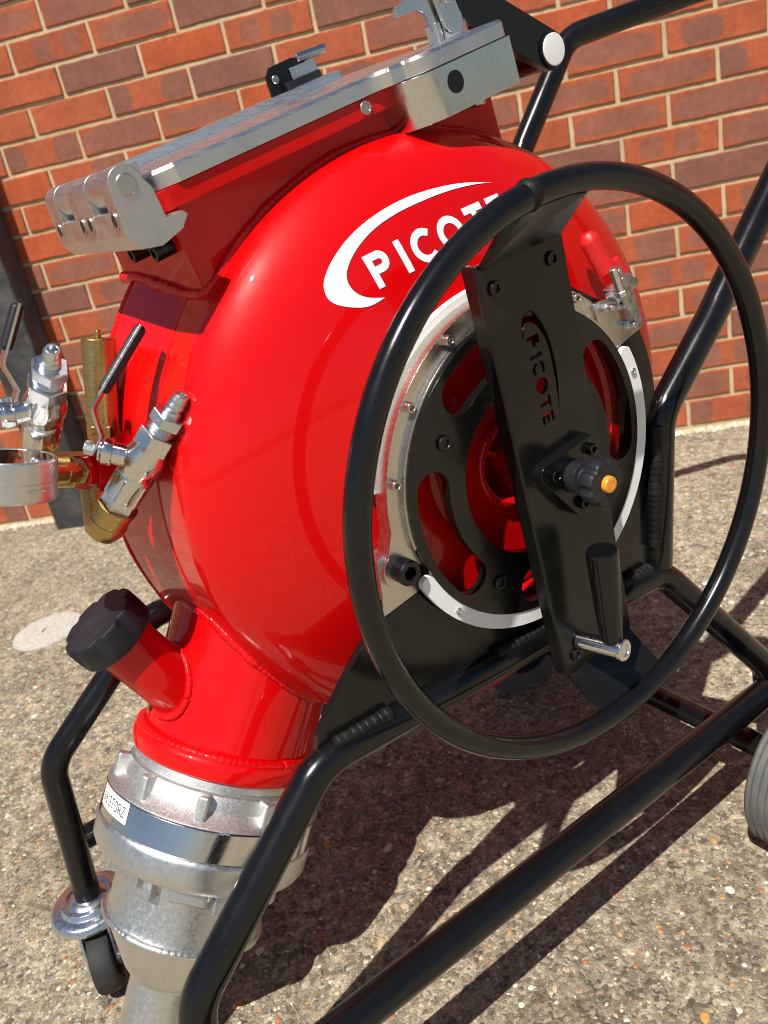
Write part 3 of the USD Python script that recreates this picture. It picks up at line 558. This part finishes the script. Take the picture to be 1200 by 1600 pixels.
# keep the part on the viewer's side, in order of x
vis = sorted([p for p in run if p[1] < .30], key=lambda p: p[0])
if len(vis) > 5: obj('weld_seam', weld(vis, .0058, .0062), RED, outlet)
coup = obj('coupling_ring', lathe([(.088, -.002), (.0945, .001), (.0950, .008), (.0925, .010), (.0965, .0125), (.0985, .018), (.1000, .027), (.1060, .0335), (.1120, .0375), (.1138, .0395)], OO, OD, 96), CAST, mc, smooth=30)
for k in range(10):
    t = 2 * PI * k / 10 + .12; w = math.cos(t) * oa + math.sin(t) * ob; tdir = -math.sin(t) * oa + math.cos(t) * ob
    obj('rib', rbox(OO + OD * .0240 + w * .1005, (.0120, .018, .026), .003, ex=tdir, ey=w), CAST, coup)
band = obj('polished_band', lathe([(.1128, .0398), (.1142, .0412), (.1146, .0700), (.1128, .0712)], OO, OD, 96), ALUP, mc, smooth=30)
coll = obj('lower_collar', lathe([(.1118, .0714), (.1142, .0735), (.1150, .078), (.1144, .0970), (.1110, .1030), (.1040, .1052), (.088, .1060)], OO, OD, 96), SATIN, mc, smooth=40)
tail = obj('tail_pipe', lathe([(.0905, .1055), (.0895, .109), (.0840, .118), (.0815, .124), (.0810, .168), (.0832, .172), (.0836, .178), (.0800, .184), (.0750, .191), (.0520, .229), (.0470, .235), (.0415, .238), (.0390, .243), (.0385, .330), (.0350, .330), (.0350, .25)], OO, OD, 96), CASTS, mc, smooth=40)
obj('weld_seam', weld(circ(.1765, .0830), .0042, .007), CASTS, tail)
for k in range(8):
    t = 2 * PI * k / 8 + .33; w = math.cos(t) * oa + math.sin(t) * ob; tdir = -math.sin(t) * oa + math.cos(t) * ob
    obj('lug', rbox(OO + OD * .118 + w * .0885, (.012, .015, .024), .0025, ex=tdir, ey=w), CASTS, tail)
    w2, t2 = math.cos(t + .39) * oa + math.sin(t + .39) * ob, -math.sin(t + .39) * oa + math.cos(t + .39) * ob
    obj('flange_step', rbox(OO + OD * .1150 + w2 * .0850, (.046, .014, .016), .002, ex=t2, ey=w2), SATIN, tail)
# sticker wrapped on the band
def ang_of(p):
    q = p - OO; return math.atan2(q @ ob, q @ oa)
def on_band(x, s, r=.1150):
    t = STK + STD * x / r; return OO + OD * s + r * (math.cos(t) * oa + math.sin(t) * ob)
pL, pR = V3(-.4357, .310, .2826), V3(-.4311, .246, .2930)
aL, aR = ang_of(pL), ang_of(pR); STD = 1.0 if ((aR - aL + PI) % (2 * PI) - PI) > 0 else -1.0
STK = aR - STD * .058 / .1150
stk = sbox(0, .0405, .058, .0615); sm = grid_on(stk, lambda x, s: on_band(x, s, .1149), .004)
nrm = sm.face_normals; cen = sm.triangles_center - OO; cen -= np.outer(cen @ OD, OD)
if (nrm * cen).sum() < 0: sm.faces = sm.faces[:, ::-1]
sticker = obj('sticker', sm, VINYL, band, smooth=True)
tx2 = text_shape('66 STORZ', .0105, False); bb2 = tx2.bounds; tx2 = affinity.scale(affinity.translate(tx2, -bb2[0], 0), .049 / (bb2[2] - bb2[0]), 1, origin=(0, 0))
lm = grid_on(tx2, lambda x, y: on_band(x + .0045, .0565 - y, .1152), .004)
cen = lm.triangles_center - OO; cen -= np.outer(cen @ OD, OD)
if (lm.face_normals * cen).sum() < 0: lm.faces = lm.faces[:, ::-1]
obj('sticker_lettering', lm, INK, band, smooth=True)
# filler stub with black scalloped cap
SB, SC = V3(-.335, .282, .350), V3(-.3883, .290, .4625); SD = unit(SC - SB)
stub = obj('filler_stub', cyl(SB - SD * .05, SC - SD * .02, .0295, seg=48), RED, mc)
fa, fb, _ = frame(SD); fw = []
for t in np.linspace(0, 2 * PI, 90):
    g0 = SC + .0298 * (math.cos(t) * fa + math.sin(t) * fb)
    for q in np.linspace(.03, .20, 300):
        p = g0 - SD * q; v = p - OO; v = v - OD * (v @ OD)
        if np.linalg.norm(v) < .0912: fw.append(p); break
obj('filler_weld', weld(fw, .0052, .006), RED, stub)
def scal(n, depth, wd=.35): return lambda r, t, th: r - depth * np.clip(1 - np.abs((((th * n / (2 * PI)) % 1) - .5)) / wd, 0, 1) ** .6 * (r > .03)
capm = lathe([(0, -.030), (.0385, -.030), (.0400, -.028), (.0405, -.020), (.0405, -.004), (.0385, -.0006), (.036, 0), (0, 0)], SC, SD, 112, mod=lambda r, t, th: r - (.0042 * np.clip(1 - np.abs((((th * 8 / (2 * PI)) % 1) - .5)) / .17, 0, 1) ** .5 if (r > .03 and t > -.019) else 0 * th))
obj('filler_cap', capm, PLASTIC, stub, smooth=40)

# --- valves, gauge and fittings on the left of the drum
def axial(P0, P1):
    P0, P1 = np.asarray(P0, float), np.asarray(P1, float); d = unit(P1 - P0); L = np.linalg.norm(P1 - P0)
    return P0, d, L
hub = obj('fitting_boss', cat(cyl((-.285, .315, .580), (-.345, .304, .597), .021), cyl((-.345, .304, .597), (-.356, .298, .600), .016)), RED, mc)
obj('boss_web', front(Polygon([(-.340, .612), (-.300, .622), (-.292, .566), (-.330, .574)]), .300, .008), REDB, hub)
obj('boss_weld', weld([V3(-.302, .313, .585) + .0225 * V3(.25 * math.cos(t), math.sin(t), math.cos(t)) for t in np.linspace(0, 2 * PI, 60)], .0045, .006), RED, hub)
mani = obj('brass_manifold', cat(cyl((-.345, .312, .597), (-.392, .318, .612), .0165), hexn((-.352, .302, .600), unit(V3(-.95, -.02, .30)), .026, .010), cyl((-.343, .31, .5955), (-.36, .279, .548), .012)), BRASS, mc)
gd = unit(V3(.324, -.010, .978)); gt = V3(-.4124, .245, .6473)
GS = unit(V3(-.350, .301, .599) - (gt - gd * .019))
gauge = obj('pressure_gauge', lathe([(0, -.034), (.0345, -.034), (.0358, -.032), (.0358, -.018), (.0365, -.0172), (.0365, -.002), (.0354, 0), (.0330, 0), (.0325, -.004), (0, -.004)], gt, gd, 72), SATIN, mc, smooth=30)
obj('dial', lathe([(0, -.0062), (.0328, -.0062), (.0328, -.0022), (0, -.0022)], gt, gd, 48), VINYL, gauge)
ga, gb_, _ = frame(gd)
for k in range(25):
    t = math.radians(-135 + k * 11.25); w = math.cos(t) * ga + math.sin(t) * gb_; q = -math.sin(t) * ga + math.cos(t) * gb_
    obj('dial_mark', rbox(gt + w * .0265 - gd * .0020, (.0012, .006 if k % 4 == 0 else .0035, .0004), .0001, ex=q, ey=w), INK, gauge)
obj('needle', rbox(gt - ga * .006 - gd * .0014, (.030, .0016, .0006), .0002, ex=ga, ey=gb_), INK, gauge)
obj('gauge_glass', lathe([(0, -.0005), (.0327, -.0005)], gt, gd, 48), GLASS, gauge)
for k in range(4): 
    t = math.radians(20 + 90 * k); w = math.cos(t) * ga + math.sin(t) * gb_; q = -math.sin(t) * ga + math.cos(t) * gb_
    obj('case_slot', rbox(gt + w * .0359 - gd * .0230, (.018, .0012, .0022), .0004, ex=q, ey=w), ALUP, gauge)
obj('gauge_stem', cat(cyl(gt - gd * .019 + GS * .032, V3(-.350, .301, .599), .0085), hexn(V3(-.350, .301, .599) - GS * .030, GS, .0175, .011), hexn(V3(-.350, .301, .599) - GS * .010, GS, .021, .006)), BRASS, gauge)
# brass relief valve
B0, Bd, BL = axial((-.3165, .330, .6115), (-.2925, .330, .7060))
rel = obj('relief_valve', lathe([(.009, -.02), (.009, 0), (.0135, .002), (.0135, .012), (.0155, .014), (.0155, BL - .001), (.0145, BL), (.0, BL)], B0, Bd, 40), BRASS, mc, smooth=30)
obj('relief_nut', hexn(B0 + Bd * .003, Bd, .029, .014), BRASS, rel); obj('relief_stem', cyl(B0 + Bd * BL, B0 + Bd * (BL + .007), .003), BRASS, rel)
def ball_valve(name, P0, P1, side, lever, label, brass_end=True, grip_label=None):
    o, d, L = axial(P0, P1); k = L / .166
    t = lambda f: f * L
    vb = obj(name, lathe([(.0125 * k, t(.30)), (.0165 * k, t(.31)), (.0170 * k, t(.45)), (.0150 * k, t(.47)), (.0155 * k, t(.50)), (.0180 * k, t(.54)), (.0180 * k, t(.60)), (.0155 * k, t(.65)), (.0150 * k, t(.68)), (.0110 * k, t(.69)), (.0110 * k, t(.80)), (0, t(.80))], o, d, 44), CHROME, mc, smooth=35, label=label)
    obj('valve_hexagon', cat(hexn(o + d * t(.30), d, .031 * k, t(.155)), hexn(o + d * t(.655), d, .030 * k, t(.105))), CHROME, vb)
    obj('thread', lathe([(.0112 * k, t(.76))] + [((.0128 if i % 2 else .0112) * k, t(.765 + i * .008)) for i in range(7)] + [(.0112 * k, t(.82))], o, d, 36), ZINC, vb)
    obj('nipple', cat(hexn(o + d * t(.815), d, .027 * k, t(.065)), lathe([(.0085 * k, t(.875)), (.0082 * k, t(.905)), (.0066 * k, t(.915)), (.0066 * k, t(.925)), (.0080 * k, t(.932)), (.0066 * k, t(.955)), (.0074 * k, t(.962)), (.0066 * k, t(.985)), (.0058 * k, t(1.0)), (.0040 * k, t(1.0)), (.0036 * k, t(.97)), (0, t(.97))], o, d, 28)), ZINC, vb)
    obj('collar_nut', hexn(o + d * t(.235), d, .029 * k, t(.07)), SATIN, vb)
    if brass_end:
        obj('brass_elbow', lathe([(0, t(-.02)), (.0085 * k, t(-.01)), (.0150 * k, t(.02)), (.0178 * k, t(.07)), (.0180 * k, t(.12)), (.0172 * k, t(.125)), (.0172 * k, t(.20)), (.0185 * k, t(.205)), (.0185 * k, t(.235)), (0, t(.235))], o, d, 44), BRASS, vb)
    m = o + d * t(.56); s0 = V3(*side)
    obj('valve_stem', cat(cyl(m, m + s0 * .038 * k, .0098 * k), lathe([(.0105 * k, .026 * k), (.0118 * k, .028 * k), (.0118 * k, .034 * k), (.0100 * k, .036 * k)], m, s0, 28)), CHROME, vb)
    lv = [np.asarray(p, float) for p in lever]
    # flat lever: a ribbon with thickness, bent along its points
    wdir = unit(np.cross(s0, unit(lv[-1] - lv[0])))
    pth = fillet(lv, .008, 5); tt = np.gradient(pth, axis=0); tt /= np.linalg.norm(tt, axis=1, keepdims=True)
    Vv, Ff = [], []
    for p, q in zip(pth, tt):
        nn_ = unit(np.cross(q, wdir)); 
        for a, b in ((-1, -1), (1, -1), (1, 1), (-1, 1)): Vv.append(p + wdir * a * .0075 + nn_ * b * .0011)
    for i in range(len(pth) - 1):
        for j in range(4):
            j2 = (j + 1) % 4; Ff += [[4 * i + j, 4 * i + j2, 4 * i + 4 + j2], [4 * i + j, 4 * i + 4 + j2, 4 * i + 4 + j]]
    e = 4 * (len(pth) - 1); Ff += [[0, 2, 1], [0, 3, 2], [e, e + 1, e + 2], [e, e + 2, e + 3]]
    rib = trimesh.Trimesh(Vv, Ff, process=False); rib.fix_normals()
    lever_ = obj('lever', rib, STEEL, vb, smooth=25)
    gd_ = unit(lv[-1] - lv[-2]); ga_ = lv[-2] + gd_ * .004
    obj('lever_grip', rbox((ga_ + lv[-1]) / 2, (np.linalg.norm(lv[-1] - ga_), .0135, .0100), .0042, ex=gd_, ey=wdir), PLASTIC, vb)
    obj('lever_nut', hexn(lv[0] + unit(lv[1] - lv[0]) * .006 + s0 * .001, s0, .011, .009), ZINC, vb)
    return vb, lv, gd_, wdir
s_near = unit(V3(-.77, .45, .45))
nv = ball_valve('ball_valve', (-.361, .275, .5455), (-.278, .190, .662), s_near, [(-.3494, .250, .6235), (-.3370, .250, .6349), (-.3367, .250, .6611), (-.3277, .250, .6695), (-.2745, .250, .7161)], 'silver ball valve with a plain black lever over a brass elbow')
fv = ball_valve('ball_valve', (-.3850, .326, .6087), (-.3590, .215, .7223), unit(V3(-.98, 0, .1)), [(-.3950, .270, .6773), (-.3850, .270, .6920), (-.3895, .270, .7143), (-.3855, .270, .7205), (-.3610, .270, .7570)], 'silver ball valve with yellow lettering on its black lever', brass_end=False)
tx3 = text_shape('VALVOSFER', .0045, True); b3 = tx3.bounds; tx3 = affinity.scale(affinity.translate(tx3, -b3[0], -b3[1]), .033 / (b3[2] - b3[0]), 1, origin=(0, 0))
g_o = fv[1][-2] + fv[2] * .007
obj('fitting_pipe', cat(cyl((-.345, .325, .598), (-.384, .329, .603), .011), cyl((-.385, .329, .600), (-.3800, .304, .632), .0125)), BRASS, mc)
nn3 = unit(np.cross(fv[2], fv[3])); nn3 = nn3 if nn3[1] < 0 else -nn3
wd3 = np.cross(nn3, fv[2])
obj('lever_print', extr(tx3, .0003, g_o + nn3 * .0051 - wd3 * .002, fv[2], wd3), YELLOW, fv[0])

# --- bearing ring, clamp band and seals in front of the drum
YR = .0852
slots = [arcslot(C0, .122, .036, 15 + 90 * k - 24, 15 + 90 * k + 24) for k in range(4)]
ring = Point(C0).buffer(.1486, 48).difference(Point(C0).buffer(.0855, 40))
for s in slots: ring = ring.difference(s)
ringp_ = obj('bearing_ring', front(ring, YR, .010), BLACKP, mc, smooth=20)
for a in (150, 237, 330, 60):
    t = math.radians(a); obj('ring_bolt', socket_bolt(V3(.117 * math.cos(t), YR, .516 + .117 * math.sin(t)), (0, -1, 0), .0072, .0035), BOLT, ringp_)
upper = sector(C0, .1490, .1665, 30, 197)
clampr = obj('clamp_band', front(unary_union([upper, Point(-.164, .476).buffer(.0185, 16), Polygon([(-.1592, .4700), (-.1750, .4900), (-.1600, .5300), (-.1450, .5000)])]), .0930, .018), STEEL, mc, smooth=20)
obj('clamp_lip', front(sector(C0, .1478, .1520, 32, 190), .0880, .005), STEEL, clampr)
for a in (166, 142, 118, 94, 60):
    t = math.radians(a); obj('clamp_screw', socket_bolt(V3(.1605 * math.cos(t), .0930, .516 + .1605 * math.sin(t)), (0, -1, 0), .0046, .0075), STEEL, clampr)
obj('pivot_bolt', socket_bolt(V3(-.164, .0930, .476), (0, -1, 0), .0118, .014), BOLT, clampr)
obj('pivot_washer', lathe([(.0165, .02), (.0185, .014), (.0185, .0), (.0, .0)], V3(-.164, .118, .476), (0, -1, 0), 32), STEEL, clampr)
obj('white_band', front(sector(C0, .1500, .1735, 50, 170), .1112, .022), SEAL, mc, smooth=20)
foot = Polygon([(-.2050, .4330), (-.2050, .4420), (-.1900, .4500), (-.1850, .4520), (-.1830, .4900), (-.1560, .5000), (-.1430, .4700), (-.1400, .4440)])
footp = obj('pivot_bracket', front(foot, .0995, .010), STEEL, mc, smooth=20)
obj('bracket_bolt', socket_bolt(V3(-.1965, .094, .4520), (-.05, -.25, 1), .0060, .007), BOLT, footp)
ws_ = arcslot(C0, .1560, .0150, 204, 386)
arcw = obj('white_strip', front(ws_, .0862, .006), WHITE, mc, smooth=20)
for a in (222, 300, 378):
    t = math.radians(a); obj('strip_screw', socket_bolt(V3(.1560 * math.cos(t), .0862, .516 + .1560 * math.sin(t)), (0, -1, 0), .0035, .0018), ZINC, arcw)
# toggle clamp at the upper right
cpl = Polygon([(.1066, .6408), (.1322, .6414), (.1521, .6339), (.1664, .6038), (.1335, .5945), (.1237, .6082), (.112, .622)])
tg = obj('toggle_clamp', front(cpl.buffer(.002), .0905, .004), STEEL, mc, smooth=20)
for (x, z) in ((.118, .6365), (.1365, .634), (.1480, .6120)): obj('toggle_bolt', cat(cyl((x, .092, z), (x, .078, z), .0030), hexn((x, .0905, z), (0, -1, 0), .0085, .0065)), ZINC, tg)
obj('toggle_link', front(LineString([(.1395, .6330), (.1290, .6600)]).buffer(.0045), .0760, .0030), ZINC, tg)
obj('toggle_link', front(LineString([(.1560, .6120), (.1420, .6560)]).buffer(.0050), .0800, .0030), ZINC, tg)
obj('toggle_link', front(LineString([(.1290, .6600), (.1440, .6550)]).buffer(.0042), .0715, .0030), ZINC, tg)
obj('toggle_cheek', rbox((.1380, .086, .6500), (.016, .014, .030), .0015, ex=(.35, 0, -.94), ey=(0, 1, 0)), ZINC, tg)
obj('toggle_spindle', cat(cyl((.1210, .070, .6500), (.1120, .070, .6750), .0042), hexn((.1222, .070, .6470), unit(V3(-.34, 0, .94)), .0105, .006)), ZINC, tg)
obj('toggle_spindle', cat(cyl((.1400, .082, .6460), (.1320, .082, .6700), .0040), hexn((.1412, .082, .6425), unit(V3(-.34, 0, .94)), .0105, .006)), ZINC, tg)
obj('toggle_grip', tube([(.1420, .104, .6650), (.1370, .108, .6800), (.1310, .112, .6970)], .0098, .02, 18), GRIPRED, tg)
obj('grip_end', lathe([(.0098, 0), (.0088, .004), (.0055, .0078), (0, .009)], V3(.1310, .112, .6970), unit(V3(-.0060, .004, .0170)), 18), GRIPRED, tg)
obj('toggle_grip', tube([(.1600, .100, .6560), (.1520, .104, .6740)], .0066, .02, 16), GRIPRED, tg)

# --- handwheel
wheel = obj('handwheel_rim', sweep(np.array([(.25 * math.cos(t), .010, .5157 + .25 * math.sin(t)) for t in np.linspace(0, 2 * PI, 200, endpoint=False)]), .0108, 26, closed=True), BLACK, mc, smooth=True)
tw = math.radians(99.5); wj = V3(.25 * math.cos(tw), .010, .5157 + .25 * math.sin(tw)); td = V3(-math.sin(tw), 0, math.cos(tw))
obj('rim_joint', sweep(np.array([wj + td * s for s in (-.005, -.003, -.001, .001, .003, .005)]), np.array([.0108, .0121, .0126, .0126, .0119, .0108]), 26), BLACKW, wheel)
a6 = math.radians(6.1); PX, PZ = V3(math.cos(a6), 0, math.sin(a6)), V3(-math.sin(a6), 0, math.cos(a6)); PC = V3(-.002, 0, .5167)
pw, ph = .0485, .2070
plate = rr(-pw, -ph, pw, ph, .003)
t4 = word(.0283, .0066); t4 = affinity.scale(unary_union([Polygon(g.exterior) for g in t4.geoms]), .5, .5, origin=(0, 0)); b4 = t4.bounds
# reads downwards: word x runs down the plate, word y to the right
def down(poly, x0, z0): return affinity.translate(affinity.rotate(poly, -90, origin=(0, 0)), x0, z0)
sw2 = swoosh(.50, .35)
cut = unary_union([down(t4, -.0125, .134), down(sw2, -.0125, .134)])
holes = plate.difference(cut)
pk = plate.buffer(-.0001)
# geometry in the tilted plate frame
YP = .045
def pfront(poly, y, th): return extr(poly, th, V3(PC[0], y + th, PC[2]), PX, PZ)
def PP(x, y, z): return V3(PC[0], 0, PC[2]) + PX * x + PZ * z + V3(0, y, 0)
crank = obj('crank_plate', cat(pfront(holes, YP, .004), *[pfront(sbox(sx * pw - .002 * (1 + sx), -ph, sx * pw + .002 * (1 - sx), ph), YP + .004, .014) for sx in (-1, 1)]), BLACKP, mc, smooth=20)
obj('edge_roll', cat(*[sweep(np.array([PP(sx * (pw - .0015), YP + .0025, z) for z in (-ph, ph)]), .0026, 14) for sx in (-1, 1)]), BLACKP, crank)
def quadplate(p, th):
    p = [np.asarray(q, float) for q in p]; n = unit(np.cross(p[1] - p[0], p[3] - p[0])) * th
    Vq = p + [q + n for q in p]; m = trimesh.Trimesh(Vq, [[0, 2, 1], [0, 3, 2], [4, 5, 6], [4, 6, 7], [0, 1, 5], [0, 5, 4], [1, 2, 6], [1, 6, 5], [2, 3, 7], [2, 7, 6], [3, 0, 4], [3, 4, 7]], process=False); m.fix_normals(); return m
def rimpt(x, y=.013):
    """inner side of the rim above or below plate coordinate x"""
    return x
def flange(sgn):
    a, b = PP(-pw + .003, YP + .001, sgn * (ph - .001)), PP(pw - .003, YP + .001, sgn * (ph - .001)); P4 = []
    for x in (pw - .003, .024, 0, -.024, -pw + .003):
        w = PP(x, 0, 0); zz = sgn * math.sqrt(.242 ** 2 - (x) ** 2); q = V3(0, .012, .5157) + PX * x + PZ * zz; P4.append(q)
    pts = [a, b] + P4; n = unit(np.cross(b - a, P4[0] - a)) * .0045
    Vq = np.array(pts + [q + n for q in pts]); k = len(pts); F = [[0, i + 1, i] for i in range(1, k - 1)] + [[k, k + i, k + i + 1] for i in range(1, k - 1)]
    for i in range(k):
        j = (i + 1) % k; F += [[i, j, k + j], [i, k + j, k + i]]
    m = trimesh.Trimesh(Vq, F, process=False); m.fix_normals(); return m
obj('rim_bracket', flange(1), BLACKP, crank, smooth=False); obj('rim_bracket', flange(-1), BLACKP, crank, smooth=False)
for (x, z) in ((-.0345, .1850), (.0320, .1870), (-.033, -.1880), (.034, -.182)): obj('plate_bolt', socket_bolt(PP(x, YP, z), (0, -1, 0), .0062, .0032), BOLT, crank)
hubp = Polygon([(.034 * math.cos(math.radians(a)), .034 * math.sin(math.radians(a))) for a in (152, 34, -86)]).buffer(.0085, 16)
hubm = obj('hub_flange', pfront(affinity.translate(hubp, .0, .0), YP - .0125, .0125), BLACKP, mc, smooth=20)
for a in (152, 34, -86):
    t = math.radians(a); obj('hub_bolt', socket_bolt(PP(.0285 * math.cos(t), YP - .0125, .0285 * math.sin(t)), (0, -1, 0), .0056, .0062), BOLT, hubm)
kn = obj('knob', cat(lathe([(.0150, 0), (.0155, .001), (.0155, .012), (.0120, .0135), (.0105, .022)], PP(.0, YP - .0125, .0), (0, -1, 0), 36), lathe([(0, .021), (.0175, .021), (.0205, .023), (.0215, .025), (.0215, .034), (.0195, .0368), (.0100, .0372), (0, .0372)], PP(0, YP - .0125, 0), (0, -1, 0), 84, mod=lambda r, t, th: r - (.0026 * np.clip(1 - np.abs((((th * 7 / (2 * PI)) % 1) - .5)) / .22, 0, 1) ** .6 if r > .015 else 0 * th))), PLASTIC, mc, smooth=40)
obj('knob_cap', lathe([(.0076, .036), (.0076, .0405), (.0068, .0418), (.0040, .0422), (.0038, .0420), (0, .0420)], PP(.0, YP - .0125, .0), (0, -1, 0), 32), ORANGE, kn)
# folding grip
GP0, GP1 = V3(-.0074, .045, .3388), V3(.0012, .000, .3419)
hp_ = obj('grip_hinge', cat(cyl(GP0, GP1, .0092, seg=32), lathe([(0, 0), (.0108, 0), (.0108, .004), (.0098, .0052), (.0060, .0054), (.0055, .004), (0, .004)], GP1, GP1 - GP0, 32)), CHROME, mc, smooth=35)
g1, g2 = V3(.0010, .010, .3470), V3(-.0030, .008, .4490); gdv = unit(g2 - g1); gl = np.linalg.norm(g2 - g1)
obj('folding_grip', lathe([(0, .002), (.0092, .002), (.0104, .005), (.0122, .03), (.0142, gl * .72), (.0150, gl - .006), (.0148, gl - .002), (.0136, gl), (0, gl + .0004)], g1, gdv, 40), BLACK, mc, smooth=45)

# --- trolley frame
TR = .01675
fr = obj('near_frame_tube', tube([(-.478, .070, .045), (-.4561, .085, .1923), (-.2831, .100, .3331), (.1852, .100, .3107), (.3157, .050, .1274), (.3190, .049, .075)], TR, [0, .06, .06, .05, .05, 0]), BLACK, mc, smooth=40)
ff = obj('far_frame_tube', tube([(-.4888, .430, .060), (-.4681, .420, .2616), (-.3153, .420, .3784), (.1852, .420, .345), (.300, .455, .14), (.304, .456, .075)], .0150, [0, .05, .05, .05, .05, 0]), BLACK, mc, smooth=40)
obj('lower_rail', tube([(-.475, .020, .139), (.2660, .020, .129)], TR, 0), BLACK, mc, smooth=40)
obj('lower_rail', tube([(-.478, .462, .1200), (.2920, .470, .1090)], .015, 0), BLACK, mc, smooth=40)
obj('rail_cap', lathe([(.0168, 0), (.0160, .0025), (.010, .004), (0, .0045)], V3(.2660, .020, .1290), (1, 0, -.014), 22), BLACK, fr)
obj('axle_tube', tube([(.2480, .530, .0600), (.2480, -.020, .0600)], .0155, 0), BLACK, mc, smooth=40)
hd = obj('push_handle', tube([(.1830, .100, .3200), (.2020, .100, .4962), (.3038, .100, .5850), (.6000, .100, .875), (.7200, .160, .930), (.7200, .385, .942), (.5250, .479, .9120), (.4122, .480, .7782), (.2300, .470, .5400), (.2050, .430, .345)], TR, [0, .05, .3, .06, .06, .06, .05, .2, .05, 0]), BLACK, mc, smooth=40)
# welded side plate
arcr = arcpts(C0, .196, 30, 2, 14)
sp_ = Polygon([(-.2850, .3420), (-.2790, .3580), (-.2620, .3770), (-.2370, .4010), (-.2180, .4180), (-.1920, .4345), (-.1420, .4440), (-.10, .60), (.06, .68)] + arcr + [(.2000, .5050), (.1960, .480), (.1840, .345), (.1800, .325), (-.2700, .3420)]).buffer(0)
sp_ = sp_.difference(Point(C0).buffer(.1465, 48))
side = obj('side_plate', front(sp_, .0990, .008), BLACKP, mc, smooth=20)
# oval cut keeps the plate clear of the clamp band: weld beads along the rail
zr = lambda x: .3331 + (x + .2831) / (.4683) * (.3107 - .3331)
for x0, x1 in ((-.268, -.205), (-.075, -.010), (.095, .160)):
    obj('weld_bead', weld([V3(x, .0945, zr(x) + TR * .82) for x in np.linspace(x0, x1, 20)], .0078, .0072), BLACKW, side)
obj('weld_bead', weld([V3(.1835 + (z - .34) * .105 - TR * .72, .0935, z) for z in np.linspace(.350, .492, 30)], .0082, .0075), BLACKW, side)
obj('side_plate', front(Polygon([(-.30, .38), (-.2, .46), (.2, .50), (.19, .345), (-.28, .372)]), .415, .008), BLACKP, mc, smooth=20)
# --- wheels
def road_wheel(o, R, w, name, label):
    prof_ = [(R * .62, -w / 2), (R * .90, -w / 2), (R * .97, -w * .44), (R, -w * .36)]
    for q in (-.2, .0, .2): prof_ += [(R, w * (q - .07)), (R * .965, w * (q - .045)), (R * .965, w * (q + .045)), (R, w * (q + .07))]
    prof_ += [(R, w * .36), (R * .97, w * .44), (R * .90, w / 2), (R * .62, w / 2), (R * .62, -w / 2)]
    t = obj(name, lathe(prof_, o, (0, -1, 0), 80), RUBBER, mc, smooth=30, label=label)
    obj('rim', lathe([(.0, -w * .40), (R * .22, -w * .40), (R * .24, -w * .2), (R * .58, -w * .2), (R * .63, -w * .45), (R * .63, w * .45), (R * .58, w * .2), (R * .24, w * .2), (R * .22, w * .40), (0, w * .40)], o, (0, -1, 0), 56), PLASTIC, t)
    obj('axle_nut', hexn(np.asarray(o, float) + V3(0, -w * .42, 0), (0, -1, 0), .017, .008), ZINC, t); return t
road_wheel(V3(.2420, -.046, .0620), .0960, .044, 'wheel', 'grey ribbed tyre, right foreground')
road_wheel(V3(.2420, .435, .0560), .0940, .042, 'wheel', 'dark wheel under the far side of the frame')
def caster(o, yaw, R=.0380):
    o = np.asarray(o, float); f = V3(math.cos(yaw), math.sin(yaw), 0); s = V3(-math.sin(yaw), math.cos(yaw), 0)
    hz = -.037 + R
    top = obj('caster_swivel', lathe([(0, .006), (.0150, .006), (.0155, .0045), (.0200, .0040), (.0235, .0012), (.0270, .0030), (.0310, .0022), (.0345, -.0030), (.0430, -.0035), (.0465, -.0062), (.0485, -.0110), (.0475, -.0150), (.0330, -.0165), (0, -.0165)], o, (0, 0, 1), 64), ZINC, mc, smooth=35)
    w0 = o + f * .040; w0[2] = hz
    for q in (-1, 1):
        pl = Polygon([(-.028, o[2] - .012), (.030, o[2] - .012), (.052, hz + .004), (.048, hz - .008), (.038, hz - .010), (.028, hz)])
        obj('fork', extr(pl, .0025, V3(o[0], o[1], 0) + s * (.0165 * q - .00125), f, (0, 0, 1)) if False else place(trimesh.creation.extrude_polygon(pl, .0025, engine='earcut'), V3(o[0], o[1], 0) + s * (.0165 * q), f, (0, 0, 1)), ZINC, top)
    obj('caster_wheel', lathe([(R * .6, -.0125), (R * .93, -.0125), (R * .99, -.008), (R, 0), (R * .99, .008), (R * .93, .0125), (R * .6, .0125), (R * .58, .006), (R * .3, .006), (R * .28, .0135), (0, .0135)], w0, s, 52), RUBBERB, top)
    obj('caster_core', lathe([(0, -.0135), (R * .28, -.0135), (R * .3, -.006), (R * .6, -.006), (R * .6, .006), (R * .3, .006), (0, .0135)], w0, s, 40), PLASTIC, top)
    obj('caster_axle', cyl(w0 - s * .021, w0 + s * .021, .0045), ZINC, top)
caster((-.4890, .430, .0640), math.radians(-106)); caster((-.478, .068, .048), math.radians(-20))
